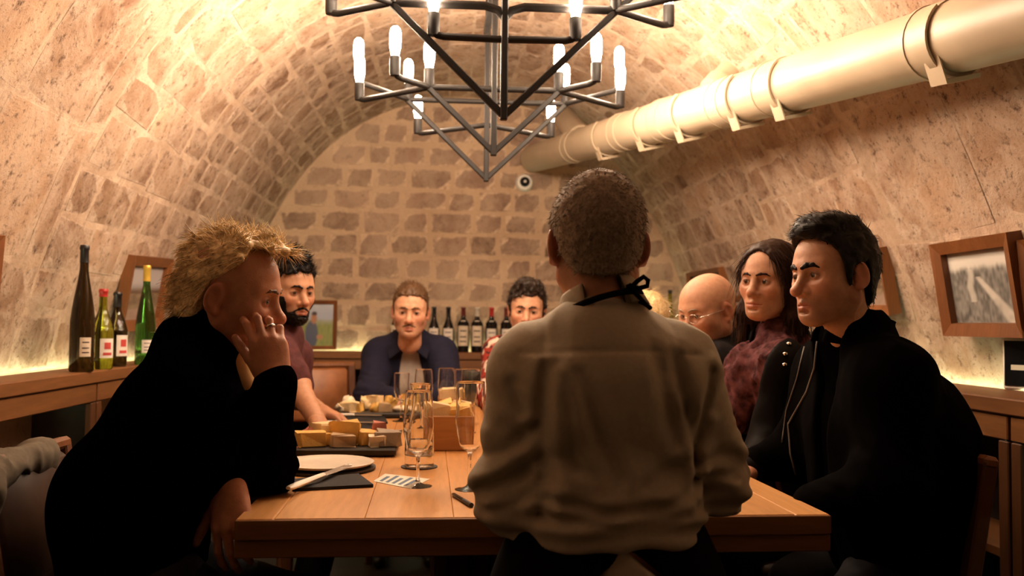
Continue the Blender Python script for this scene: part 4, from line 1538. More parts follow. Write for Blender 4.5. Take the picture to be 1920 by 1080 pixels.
# ------------------------------------------------------------------ hand
def hand_field(side, curl=(25, 30, 20), spread=1.0, thumb=(.55, .75, -.35), thumb_bend=.3, scale=1.0, curls=None):
    """local: wrist at origin, +x along the fingers, +z back of the hand, thumb on +y (left/right by side)"""
    F = Field(); sy = side; s = scale
    kn = [(.090, .029, 0), (.095, .008, .003), (.090, -.012, .001), (.081, -.030, -.003)]
    ln = [(.043, .026, .020), (.047, .029, .021), (.043, .027, .020), (.034, .020, .018)]
    rd = [.0090, .0093, .0088, .0078]
    fan = [8, 2, -5, -12]
    def P_(x, y, z): return np.array((x * s, y * s * sy, z * s))
    F.cap(P_(-.014, 0, 0), P_(.012, 0, 0), .0235 * s, .026 * s, k=.01)
    for (x, y, z) in kn:
        F.cap(P_(.008, y * .55, 0), P_(x - .012, y, z - .002), .0155 * s, .0125 * s, k=.016)
    F.ell(P_(.045, .0, -.004), np.array((.045, .034, .014)) * s, k=.015)
    F.ell(P_(.03, .022, -.012), np.array((.03, .016, .014)) * s, k=.015)
    for i in range(4):
        c3 = curls[i] if curls else curl
        a = 0; p = P_(*kn[i]) - P_(.008, 0, 0) * 0
        f = R(fan[i] * spread)
        for j in range(3):
            a += R(c3[j])
            d = np.array((math.cos(a) * math.cos(f), math.sin(f) * sy * math.cos(a), -math.sin(a)))
            q = p + d * ln[i][j] * s
            r0 = rd[i] * s * (1 - .07 * j); r1 = rd[i] * s * (1 - .07 * (j + 1))
            F.cap(p, q, r0, r1, k=.010 if j == 0 else .004)
            p = q
    t = np.array(thumb, float); t /= np.linalg.norm(t)
    b = P_(.022, .024, -.008)
    d1 = np.array((t[0], t[1] * sy, t[2]))
    p1 = b + d1 * .040 * s
    d2 = d1 + np.array((thumb_bend, 0, 0)); d2 /= np.linalg.norm(d2)
    p2 = p1 + d2 * .033 * s
    d3 = d2 + np.array((thumb_bend, 0, 0)); d3 /= np.linalg.norm(d3)
    p3 = p2 + d3 * .026 * s
    F.cap(b, p1, .0140 * s, .0115 * s, k=.014); F.cap(p1, p2, .0112 * s, .0102 * s, k=.004); F.cap(p2, p3, .0102 * s, .0082 * s, k=.003)
    return F

def frame_xz(x, z):
    x = Vector(x).normalized(); z = Vector(z); z = (z - x * z.dot(x)).normalized()
    return Matrix((x, z.cross(x), z)).transposed()

# ------------------------------------------------------------------ body and clothes
SKIN = {'fair': (.60, .325, .20), 'tan': (.50, .26, .15), 'ruddy': (.49, .235, .14), 'olive': (.44, .22, .12), 'pink': (.62, .35, .225)}

def torso(F, J, g=0.0, k=.07, girth=1.0):
    """J: joints; g: extra thickness"""
    pel, che, nb = Vector(J['pelvis']), Vector(J['chest']), Vector(J['neck'])
    sl, sr = Vector(J['sl']), Vector(J['sr'])
    ax = (sl - sr).normalized()
    hx = Vector(J.get('hipaxis', ax)); hx = Vector((hx.x, hx.y, 0)).normalized()
    mid = pel.lerp(che, .48) + Vector(J.get('slump', (0, 0, 0)))
    w = J.get('w', 1.0)
    for s in (-1, 1):
        F.cap(che + ax * s * .070 * w, mid + hx * s * .058 * w * girth, .108 + g, .102 * girth + g, k)
        F.cap(mid + hx * s * .058 * w * girth, pel + hx * s * .068 * w, .102 * girth + g, .112 + g, k)
    for s, sh in ((1, sl), (-1, sr)):
        F.cap(che + ax * s * .07 * w + Vector((0, 0, .03)), sh - Vector((0, 0, .01)), .095 + g, .058 + g, k)
        F.cap(nb + Vector((0, 0, .0)), sh + Vector((0, 0, .008)), .045 + g, .043 + g, .05)
    F.cap(nb, che, .06 + g, .10 + g, .05)

def arm_caps(F, sh, el, wr, g=0.0, k=.04, end=1.0, r=(.056, .044, .040, .029), gw=None):
    gw = g if gw is None else gw
    sh, el, wr = Vector(sh), Vector(el), Vector(wr)
    F.cap(sh, el, r[0] + g, r[1] + g, k)
    w2 = el.lerp(wr, end)
    F.cap(el, w2, r[1] + g * .98, r[2] * (1 - end) + r[3] * end + gw, k)

def legs(F, J, g=0.0, k=.05, shoe=False):
    for s in ('l', 'r'):
        hx = Vector(J['pelvis']) + (Vector(J['sl']) - Vector(J['sr'])).normalized() * (.075 if s == 'l' else -.075)
        kn, an = Vector(J['k' + s]), Vector(J['a' + s])
        F.cap(hx, kn, .080 + g, .056 + g, k); F.cap(kn, an, .054 + g, .038 + g, k)

def wrinkle(amp, freq, seed, centers=(), amp2=.006):
    """cloth: broad soft folds plus tighter creases that ring the bends of the arms"""
    cs = [(A3(c), A3(d) / (np.linalg.norm(A3(d)) + 1e-9), r) for c, d, r in centers]
    def f(p):
        q = p * np.array((freq, freq, freq * .45), dtype=np.float32) + seed
        w = vnoise(q) * .6
        q2 = q * 1.9 + w[:, None] * 1.2
        o = amp * (1 - 2 * np.abs(vnoise(q2))) * .7 + amp * .6 * w
        for c, d, r in cs:
            v = p - c
            dist = np.sqrt((v * v).sum(1))
            t = v @ d
            fall = np.exp(-(dist / r) ** 2)
            o = o + amp2 * fall * np.sin(t * 150 + 6 * vnoise(p * 12 + seed))
        return o.astype(np.float32)
    return f

def foot(an, knee, toe_dir):
    an = Vector(an); t = Vector(toe_dir).normalized()
    F = Field()
    a = Vector((an.x, an.y, .045))
    F.cap(a - t * .04, a + t * .05, .040, .040, .03)
    F.cap(a + t * .05 - Vector((0, 0, .010)), a + t * .17 - Vector((0, 0, .014)), .038, .030, .03)
    F.cap(a, an + Vector((0, 0, .03)), .040, .045, .03)
    F.fn(lambda p: .002 - p[:, 2], .006, 'i')
    return F

class Person:
    def __init__(s, label, J, H, skin='fair', scale=1.0):
        """J: joints (world). H: dict face, pitch, roll, pos and head options"""
        s.J = J; s.H = H
        p = Vector(J['pelvis'])
        s.root = empty('person', (p.x, p.y, 0), 0, label, 'person', None)
        s.off = np.array((p.x, p.y, 0))
        s.skin = np.array(SKIN[skin] if isinstance(skin, str) else skin)
        s.scale = H.get('scale', 1.0)
        s.HR = hbase(H['face'], H.get('pitch', 0), H.get('roll', 0))
        s.HM = np.array(s.HR) * s.scale
        s.HP = np.array(H['pos'])
        s.parts = []
    def to_world(s, V): return V @ s.HM.T + s.HP
    def put(s, name, V, F, m, col=None, label=None, parent=None):
        o = mesh_obj(name, np.asarray(V) - s.off, F, m, parent or s.root, True, col)
        if label: o['label'] = label
        return o
    # ---- skin
    def head(s, h=.003, stubble=0.0, stub_col=(.10, .07, .05), lips=(.42, .14, .10), crown=None):
        s.HF = head_field(s.H)
        V, Q = surface(s.HF, h, .012)
        V = relax(V, Q, 1, .35)
        c = np.tile(s.skin, (len(V), 1))
        x, y, z = np.abs(V[:, 0]), V[:, 1], V[:, 2]
        def blend(wt, to):
            nonlocal c
            wt = np.clip(wt, 0, 1)[:, None]; c = c * (1 - wt) + np.array(to) * wt
        blend(.35 * np.exp(-(((x - .045) / .024) ** 2 + ((z + .035) / .022) ** 2)) * (y > .02), (.55, .17, .11))
        blend(.35 * np.exp(-((x / .016) ** 2 + ((z + .038) / .016) ** 2)) * (y > .08), (.55, .17, .11))
        blend(.5 * (x > .070) * (y < .02) * (y > -.04) * (z < .03), (.50, .16, .10))
        blend(.45 * np.exp(-(((x - .032) / .019) ** 2 + ((z + .004) / .013) ** 2)) * (y > .04), (.20, .085, .06))
        blend(.85 * np.exp(-(((x - .0315) / .0145) ** 4 + ((z - .0032 + .004 * ((x - .0315) / .013) ** 2) / .0022) ** 2)) * (y > .06), (.02, .012, .010))
        if stubble:
            wst = stubble * (1 / (1 + np.exp((z + .052 - .012 * (x > .03)) / .006))) * (y > -.01) * (1 / (1 + np.exp((-.125 - z) / .006)))
            blend(wst * (1 - .5 * np.exp(-((x / .02) ** 2 + ((z + .085) / .01) ** 2)) * 0), stub_col)
        lw = np.exp(-(np.clip((x - .012) / .010, 0, 9) ** 2) - (((z + .0712) + .003 * (x / .02) ** 2) / .0085) ** 4) * (y > .078)
        blend(.85 * lw, lips)
        if crown is not None:
            blend(crown[1] * (z > .05), crown[0])
        s.parts.append((s.to_world(V), Q, c))
        # eyes
        for sx in (-1, 1):
            ev, ef, mi = [], [], []
            rows = [0, 14, 26, 38, 60, 90, 130, 180]; n = 14
            for a in rows:
                for k in range(n):
                    an = 2 * math.pi * k / n
                    ev.append((math.sin(R(a)) * math.cos(an), math.cos(R(a)), math.sin(R(a)) * math.sin(an)))
            for i in range(len(rows) - 1):
                for k in range(n):
                    ef.append([i * n + k, i * n + (k + 1) % n, (i + 1) * n + (k + 1) % n, (i + 1) * n + k]); mi.append(0 if i < 1 else (1 if i < 3 else 2))
            g = R(s.H.get('gaze', 0))
            gz = np.array(((math.cos(g), -math.sin(g), 0), (math.sin(g), math.cos(g), 0), (0, 0, 1)))
            ev = np.array(ev) @ gz.T * .0124 + np.array((sx * .0315, .0750, -.0022))
            o = s.put('eye', s.to_world(ev), np.array(ef), [M['pupil'], M[s.H.get('iris', 'iris_brown')], M['eye_white']])
            o.data.polygons.foreach_set('material_index', np.array(mi, dtype=np.int32))
        return s
    def face_y(s, x, z):
        ys = np.linspace(.135, .02, 116)
        d = s.HF(np.stack([np.full_like(ys, x), ys, np.full_like(ys, z)], 1).astype(np.float32))
        k = int(np.argmax(d < 0))
        return float(ys[k])
    def moustache(s, m, r=.0046, half=.026, drop=.008):
        F = Field()
        xs = [0, half * .5, half]; zs = [-.0570, -.0590, -.0570 - drop]; rr = [r * .8, r, r * .6]
        for sx in (-1, 1):
            P_ = [(sx * x, s.face_y(x, z) - .0006, z) for x, z in zip(xs, zs)]
            for i in range(2): F.cap(P_[i], P_[i + 1], rr[i], rr[i + 1], k=.004)
        F.disp = lambda p: .0010 * vnoise(p * 600)
        V, Q = surface(F, .0019, .006)
        s.put('moustache', s.to_world(V), Q, m)
        return s
    def brows(s, m, r=.0042, arch=.004):
        for sx in (-1, 1):
            F = Field()
            pts = [(.010, 0, .0170), (.022, 0, .0205 + arch * .4), (.036, 0, .0205 + arch * .4), (.047, 0, .0155)]
            pts = [(x, s.face_y(x, z) - .0012, z) for x, _, z in pts]
            rr = [r * .8, r, r * .8, r * .4]
            for a, b, ra, rb in zip(pts, pts[1:], rr, rr[1:]):
                F.cap((sx * a[0], a[1], a[2]), (sx * b[0], b[1], b[2]), ra, rb, k=.003)
            F.disp = lambda p: .0012 * vnoise(p * 500)
            V, Q = surface(F, .0018, .006)
            s.put('eyebrow', s.to_world(V), Q, m)
        return s
    def torso_skin(s, h=.013, legs_too=True):
        F = Field(); torso(F, s.J, -.014)
        legs(F, s.J, -.012)
        for q in 'lr':
            arm_caps(F, s.J['s' + q], s.J['e' + q], s.J['w' + q], -.012)
        nb = Vector(s.J['neck'])
        hp = Vector(s.HP) + s.HR @ Vector((0, -.038, -.125)) * s.scale
        F.cap(hp, nb, .050 * s.scale, .055, .03)
        V, Q = surface(F, h, .02)
        s.parts.append((V, Q, s.skin))
        return s
    def forearm_skin(s, q, h=.005):
        F = Field(); arm_caps(F, Vector(s.J['s' + q]).lerp(Vector(s.J['e' + q]), .5), s.J['e' + q], s.J['w' + q], 0, .03)
        V, Q = surface(F, h, .01)
        s.parts.append((V, Q, s.skin)); return s
    def hand(s, q, xdir, zdir, h=.003, **kw):
        """q 'l' or 'r'; xdir along the fingers, zdir out of the back of the hand"""
        side = 1 if q == 'r' else -1
        # right hand, fingers +x, back +z: thumb is on +y
        F = hand_field(side, **kw)
        V, Q = surface(F, h, .01)
        Mx = np.array(frame_xz(xdir, zdir))
        V = V @ Mx.T + np.array(s.J['w' + q])
        s.parts.append((V, Q, s.skin * np.array((1.0, .94, .92)))); return s
    def finish_skin(s):
        V, F, C = join(s.parts)
        s.put('body', V, F, 'skin', C); return s
    # ---- clothes
    def garment(s, name, F, h, m, label=None, colf=None, smooth=1):
        V, Q = surface(F, h, .03)
        if smooth: V = relax(V, Q, smooth, .4)
        return s.put(name, V, Q, m, None if colf is None else colf(V), label)
    def trousers(s, m, g=.012, h=.014):
        F = Field(); J = dict(s.J)
        ax = (Vector(J['sl']) - Vector(J['sr'])); ax = Vector((ax.x, ax.y, 0)).normalized()
        p = Vector(J['pelvis'])
        F.cap(p + ax * .07, p - ax * .07, .112 + g, .112 + g, .05)
        legs(F, J, g)
        F.disp = wrinkle(.004, 9, 3)
        s.garment('trousers', F, h, m)
        for q in 'lr':
            an = Vector(J['a' + q]); kn = Vector(J['k' + q])
            d = Vector(J['toe'])
            V, Q = surface(foot(an, kn, d), .010, .015)
            s.put('shoe', V, Q, 'shoe_leather')
        return s
    def hair(s, name, F, h, m, n=0, length=.03, flow=None, rad=.0009, segs=4, curl=.12, sel=None, lift=.6, jit=.3, gravity=0, label=None, colf=None, shell=True):
        V, Q = surface(F, h, .012)
        V = relax(V, Q, 1, .3)
        parts = [(V, Q)] if shell else []
        if n:
            N = vnormals(V, Q)
            SV, SQ = strands(V, N, n, length, flow, rad, np.random.default_rng(len(V)), segs, curl, sel, lift, jit, gravity)
            parts.append((SV, SQ))
        Vs, Fs, _ = join([(a, b, (0, 0, 0)) for a, b in parts])
        return s.put(name, s.to_world(Vs), Fs, m, None if colf is None else colf(Vs), label)

mat('pupil', (.004, .004, .004), .1)
mat('iris_brown', (.06, .028, .012), .15)
mat('iris_blue', (.12, .17, .22), .15)
mat('eye_white', (.62, .56, .50), .2)
mat('shoe_leather', (.012, .009, .008), .4, vary=.2)
mat('dark_cloth', (.012, .011, .013), .9, vary=.2, scale=60, bump=.1, spec=.15)
mat('navy_cloth', (.008, .008, .024), .85, vary=.22, scale=40, bump=.15, spec=.25)
mat('black_wool', (.0014, .0011, .0013), 1.0, vary=.3, scale=50, bump=.15, spec=.0)
mat('black_jacket', (.0016, .0012, .0012), .9, vary=.3, scale=30, bump=.1, spec=.015)
mat('black_leather', (.004, .003, .003), .65, vary=.3, scale=30, bump=.3, spec=.07)
mat('olive_shirt', (.47, .415, .32), .85, vary=.06, scale=120, bump=.08, spec=.2)
mat('grey_trousers', (.23, .20, .15), .85, vary=.1, scale=60, bump=.1, spec=.2)
mat('apron_black', (.003, .003, .0035), 1.0, vary=.2, scale=80, bump=.1, spec=.1)
mat('maroon_shirt', (.085, .028, .030), .9, vary=.25, scale=40, bump=.15, spec=.2)
mat('grey_tee', (.46, .40, .35), .9, vary=.08, scale=60, bump=.1, spec=.2)
mat('tan_shirt', (.55, .36, .17), .9, vary=.1, scale=40, bump=.1, spec=.2)
mat('mauve_knit', (.10, .038, .042), .95, vary=.75, scale=38, bump=.3, spec=.1)
mat('coat_beige', (.17, .14, .105), .95, vary=.2, scale=40, bump=.2, spec=.1)
mat('hair_grey', (.36, .29, .23), .7, vary=.35, scale=200, spec=.08)
mat('hair_blond', (.74, .55, .29), .5, vary=.35, scale=160, spec=.4)
mat('hair_black', (.006, .0045, .004), .5, vary=.3, scale=200, spec=.18)
mat('hair_dark_brown', (.028, .012, .007), .5, vary=.4, scale=120, spec=.12)
mat('hair_brown', (.10, .05, .022), .5, vary=.4, scale=160, spec=.35)
mat('hair_curly', (.022, .014, .010), .5, vary=.4, scale=160, spec=.3)
def hit(F, px, py, out=.002, tmax=8.0, t0=.8):
    """where the sight line through a pixel first meets the surface of a field"""
    d = np.array(ray(px, py).normalized()); o = np.array((0, 0, CAM_Z)); t = t0
    for _ in range(160):
        v = float(F((o + d * t)[None].astype(np.float32))[0])
        if v < .0008: return Vector(o + d * (t - out))
        t += max(v * .6, .0006)
        if t > tmax: return None
    return Vector(o + d * t)

def seam(person, name, F, pts, r, m, n=6, label=None, per=4):
    """a cord, zip or seam lying on a garment"""
    P_ = []
    for a, b in zip(pts, pts[1:]):
        for k in range(per):
            t = k / per
            P_.append((a[0] * (1 - t) + b[0] * t, a[1] * (1 - t) + b[1] * t))
    P_.append(pts[-1])
    q = [hit(F, x, y, r * .6) for x, y in P_]
    q = [v for v in q if v is not None]
    mb = MB(); mb.tube(q, r, n)
    V = np.array(mb.v)
    o = mesh_obj(name, V - person.off, mb.f, m, person.root, True)
    if label: o['label'] = label
    return o

def band(person, name, c, rot, rx, ry, prof, m, a0=0, a1=360, n=40, th=.003, label=None):
    """collar or strap: profile (dr, z) swept round an ellipse"""
    V = []; F = []
    k = len(prof)
    full = a1 - a0 >= 360
    cnt = n if full else n + 1
    for i in range(cnt):
        a = R(a0 + (a1 - a0) * i / n)
        for t in (0, 1):
            for dr, z in (prof if t == 0 else prof[::-1]):
                q = dr + (th if t == 0 else 0)
                V.append(Vector(c) + rot @ Vector(((rx + q) * math.sin(a), (ry + q) * math.cos(a), z)))
    m_ = 2 * k
    for i in range(n):
        a = i * m_; b = ((i + 1) % cnt) * m_
        for j in range(m_):
            F.append([a + j, b + j, b + (j + 1) % m_, a + (j + 1) % m_])
    if not full:
        F.append(list(range(m_))); F.append([n * m_ + j for j in range(m_)][::-1])
    return person.put(name, np.array([v[:] for v in V]), F, m, None, label)

def beard_field(P, th, top=-.050, cheek=.62):
    F = head_field(P)
    base = F.__call__
    G = Field(); G.lo = np.array((-.09, -.06, -.16)); G.hi = np.array((.09, .13, -.02))
    G.fn(lambda p: base(p) - th - .0022 * vnoise(p * 230), .001, 'u')
    def reg(p):
        x = np.abs(p[:, 0]); y = p[:, 1]; z = p[:, 2]
        up = z - (top - .012 * np.clip((x - .022) / .02, 0, 1) + np.clip((x - .045) / .02, 0, 1) * .055)
        lip = .0135 - np.sqrt((x * .62) ** 2 + ((z + .072) * 1.25) ** 2) - np.maximum(.075 - y, 0)
        low = -.128 - z
        return np.maximum(np.maximum(up, lip), np.maximum(low, -.005 - y))
    G.fn(reg, .006, 'i')
    return G
def flow_back(p):
    return np.tile(np.array((0, -.8, -.25)), (len(p), 1)) + np.stack([np.sign(p[:, 0]) * .15, 0 * p[:, 0], -1.2 * (np.abs(p[:, 0]) > .05)], 1)
def flow_down(p):
    f = np.stack([p[:, 0] * 3, p[:, 1] * 2.5 + .02, -.8 + 0 * p[:, 2]], 1); return f
def gaps(V, side):  # selection of upper scalp
    return V[:, 2] > .02

X, Y, Z = Vector((1, 0, 0)), Vector((0, 1, 0)), Vector((0, 0, 1))

# ------------------------------------------------------------------ the man in grey, seen from behind at the table's end
def host():
    J = dict(pelvis=W(1140, 1150, 1.60), chest=W(1128, 745, 1.60), neck=W(1120, 640, 1.585), sl=W(992, 690, 1.60), sr=W(1268, 690, 1.60),
             el=W(958, 922, 1.60), er=W(1340, 890, 1.64), wl=W(1030, 880, 1.86), wr=W(1245, 850, 1.90), w=.78)
    J['pelvis'].z = .615
    px_ = J['pelvis'].x
    J.update(kl=(px_ - .13, 2.02, .50), kr=(px_ + .13, 2.02, .50), al=(px_ - .13, 1.92, .09), ar=(px_ + .13, 1.92, .09), toe=(0, 1, 0))
    H = dict(face=88, pitch=4, roll=0, pos=W(1120, 457, 1.63), scale=1.02)
    p = Person('grey haired man seen from behind in an olive grey shirt, seated at the table end', J, H, 'ruddy')
    p.head(.0032)
    p.torso_skin()
    for q, d in (('l', (.45, .85, -.25)), ('r', (-.45, .85, -.2))):
        p.hand(q, d, (0, .1, 1), .004, curl=(20, 25, 15))
    p.finish_skin()
    F = hair_field(HAIRTAB['cropped'], .009, .007, .0022, 90)
    p.hair('hair', F, .0035, 'hair_grey', 5200, .011, flow_down, .0009, 2, .1, None, .9, .35)
    F = Field(); torso(F, J, .012, girth=.92)
    for q in 'lr':
        arm_caps(F, J['s' + q], J['e' + q], J['w' + q], .016, .012, .96, gw=.010)
    F.ell(Vector(J['el']) + Vector((.005, -.005, -.028)), (.052, .055, .045), k=.03)      # cloth sagging at the elbows
    F.ell(Vector(J['er']) + Vector((.0, -.005, -.022)), (.045, .05, .04), k=.03)
    pel = J['pelvis']
    F.ell(Vector((pel.x - .01, 1.60, .815)), (.146, .112, .07), k=.05)                    # blousing over the apron band
    creases = [  # each: pixels along the fold, depth, width
        ([(1022, 690), (1012, 800), (1022, 900), (1010, 960)], .013, .011), ([(1072, 700), (1098, 780), (1150, 890)], .007, .012),
        ([(1040, 680), (1062, 790), (1075, 870)], .006, .011), ([(1262, 672), (1285, 770), (1312, 870)], .008, .011), ([(1222, 660), (1236, 740), (1262, 830)], .006, .012),
        ([(1338, 700), (1318, 800), (1308, 900)], .013, .011), ([(1030, 930), (1130, 952), (1240, 944), (1300, 915)], .007, .009), ([(1020, 962), (1140, 976), (1280, 962)], .006, .008),
        ([(1200, 900), (1290, 860)], .006, .012), ([(1100, 880), (1040, 850)], .005, .012),
        ([(905, 868), (950, 850), (1000, 800)], .006, .010), ([(905, 925), (950, 905), (1005, 860)], .007, .010), ([(925, 965), (975, 945), (1010, 905)], .006, .009), ([(960, 720), (985, 770)], .006, .010),
        ([(1322, 872), (1365, 860), (1400, 862)], .006, .009), ([(1316, 905), (1350, 900), (1395, 905)], .007, .009), ([(1330, 935), (1380, 930)], .006, .009), ([(1370, 720), (1350, 770)], .006, .010)]
    cr2 = [([np.array((W(x, y, 1.52).x, W(x, y, 1.52).z)) for x, y in pts], dp, wd) for pts, dp, wd in creases]
    def crease(q):
        o = np.zeros(len(q), dtype=np.float32)
        xz = q[:, [0, 2]]
        back = (q[:, 1] < 1.64)
        for pts, dp, wd in cr2:
            best = np.full(len(q), 1e3, dtype=np.float32); sgn = np.zeros(len(q), dtype=np.float32)
            for i in range(len(pts) - 1):
                a, b = pts[i], pts[i + 1]
                ab = b - a; v = xz - a
                t = np.clip((v @ ab) / (ab @ ab), 0, 1)
                w_ = v - t[:, None] * ab
                d = np.sqrt((w_ ** 2).sum(1)); sg = np.sign(ab[0] * v[:, 1] - ab[1] * v[:, 0])
                m_ = d < best
                best = np.where(m_, d, best); sgn = np.where(m_, sg, sgn)
            u = best * sgn
            o += dp * (-np.exp(-(u / wd) ** 2) + .55 * np.exp(-((u - 1.9 * wd) / (1.2 * wd)) ** 2) + .35 * np.exp(-((u + 1.9 * wd) / (1.2 * wd)) ** 2)) * back
        return o
    base_w = wrinkle(.0060, 8, 21, [(J['el'], (.3, .2, 1), .10), (J['er'], (-.3, .2, 1), .10), (Vector(J['sl']) + Vector((.03, 0, -.08)), (.7, 0, 1), .09), (Vector(J['sr']) + Vector((-.03, 0, -.08)), (-.7, 0, 1), .09)], .0035)
    zy = 1.13 - (648 - 610) / 1120
    cx = J['chest'].x
    def dsp(q):
        x, y, z = q[:, 0], q[:, 1], q[:, 2]
        back = (y < 1.62)
        o = base_w(q)
        line = zy - .004 - .010 * np.abs(x - cx) / .2
        o = o - .0030 * np.exp(-((z - line) / .0035) ** 2) * back * (np.abs(x - cx) < .16)
        below = np.clip((line - z) / .03, 0, 1) * np.exp(-np.clip(line - z, 0, 1) / .22)
        o = o + .0125 * np.sin((x - cx) * 46 + 1.6 * vnoise(q * 7) + (zy - z) * 5 * np.sign(x - cx)) * below * back * np.exp(-((np.abs(x - cx) - .10) / .06) ** 2)
        # diagonal drag lines towards the waist and horizontal bunching above it
        o = o + .0080 * np.sin(((x - cx) * .5 * np.sign(x - cx) + (z - .9) * .75) * 95 + 2 * vnoise(q * 7)) * np.exp(-((z - .87) / .07) ** 2) * back * (1 - np.exp(-((x - cx) / .07) ** 2))
        o = o + .0050 * np.sin(z * 150 + 2.5 * vnoise(q * np.array((6, 6, 9), dtype=np.float32))) * np.exp(-((z - .805) / .035) ** 2)
        o = o + crease(q)
        # armhole seams
        for sx, sj in ((-1, J['sl']), (1, J['sr'])):
            d = (x - (sj[0] - sx * .012)) * sx + (z - sj[2]) * .12
            o = o - .0026 * np.exp(-(d / .004) ** 2) * (z > sj[2] - .13)
        return o
    F.disp = dsp
    F.fn(lambda q: .765 - q[:, 2], .008, 'i')
    p.garment('shirt', F, .0052, 'olive_shirt', 'olive grey long sleeved shirt')
    rot = Matrix.Rotation(R(-15), 3, 'Y') @ Matrix.Rotation(R(-14), 3, 'X')
    cc = W(1126, 566, 1.600)
    band(p, 'collar', cc, rot, .063, .068, [(.016, -.030), (.011, -.008), (.004, .020), (.000, .026), (-.004, .020), (-.003, -.025)], 'olive_shirt', -150, 150, th=.003)
    band(p, 'neck_strap', cc + rot @ Vector((0, 0, -.012)), rot, .0765, .0815, [(.004, -.0055), (.002, .0055)], 'apron_black', 125, 255, th=.003, label='black apron strap round the collar')
    # knot and loop of the strap at the right
    kn = W(1182, 540, 1.53)
    m = MB(); m.tube([kn + Vector(v) for v in ((-.012, .01, -.006), (0, 0, 0), (.012, 0, .012), (.024, .004, .020), (.032, .006, .014), (.030, .004, .004), (.016, 0, .000), (.002, -.002, .001))], .0042, 8)
    m.tube([kn + Vector(v) for v in ((0, 0, 0), (.012, -.002, -.012), (.026, .004, -.026), (.038, .012, -.034))], .004, 8)
    m.lathe([(0, -.009), (.008, -.004), (.008, .005), (0, .009)], 10, c=kn)
    p.put('strap_bow', np.array([v[:] for v in m.v]), m.f, 'apron_black')
    p.trousers('grey_trousers', .010)
    # apron: a wrap with an opening behind
    F = Field(); JJ = dict(J)
    ax = X
    F.cap(pel + ax * .072, pel - ax * .072, .128, .128, .05)
    F.cap(pel + ax * .058 + Vector((0, 0, .12)), pel - ax * .058 + Vector((0, 0, .12)), .116, .116, .06)
    for q in 'lr':
        hx = pel + ax * (-.075 if q == 'l' else .075)
        F.cap(hx, Vector(J['k' + q]), .104, .084, .12)
    F.disp = wrinkle(.004, 9, 41)
    F.fn(lambda q: q[:, 2] - .785 - .006 * vnoise(q * 14), .006, 'i')
    xa = W(1168, 1035, 1.48).x; za = W(1168, 1033, 1.48).z
    F.fn(lambda q: np.maximum(np.abs(q[:, 0] - xa - .012) - np.clip(za - q[:, 2], -.1, .2) * 1.35, q[:, 1] - 1.60) * .6, .006, 's')
    p.garment('apron', F, .008, 'apron_black', 'black apron tied round the waist')
    F = Field()
    F.cap(pel + ax * .04 + Vector((0, -.024, .10)), pel + ax * .0 + Vector((0, -.026, .02)), .112, .116, .04)
    F.fn(lambda q: np.maximum(np.maximum(q[:, 2] - .775, .60 - q[:, 2]), q[:, 1] - 1.58), .01, 'i')
    F.fn(lambda q: (np.abs(q[:, 0] - xa + .004) - np.clip(za - q[:, 2], -.1, .2) * 1.25 - .004) * .6, .004, 'i')
    F.disp = wrinkle(.004, 11, 17)
    p.garment('shirt_tail', F, .008, 'olive_shirt', 'grey shirt tail showing between the apron flaps')
    # stool
    st = empty('stool', (px_, 1.58, 0), 0, 'backless wooden stool under the man in the grey shirt', 'stool')
    MB().lathe([(0, .455), (.15, .455), (.165, .465), (.165, .488), (.15, .496), (0, .496)], 32).build('seat', 'oak_across', st, angle=40)
    for k in range(4):
        a = R(45 + 90 * k)
        MB().tube([(.12 * math.cos(a), .12 * math.sin(a), .456), (.185 * math.cos(a), .185 * math.sin(a), 0)], [.017, .014], 10).build('leg', 'dark_wood', st, angle=40)
    for k in range(4):
        a, b = R(45 + 90 * k), R(135 + 90 * k)
        MB().tube([(.157 * math.cos(a), .157 * math.sin(a), .2), (.157 * math.cos(b), .157 * math.sin(b), .2)], .009, 8).build('stretcher', 'dark_wood', st, angle=40)
    return p
host()

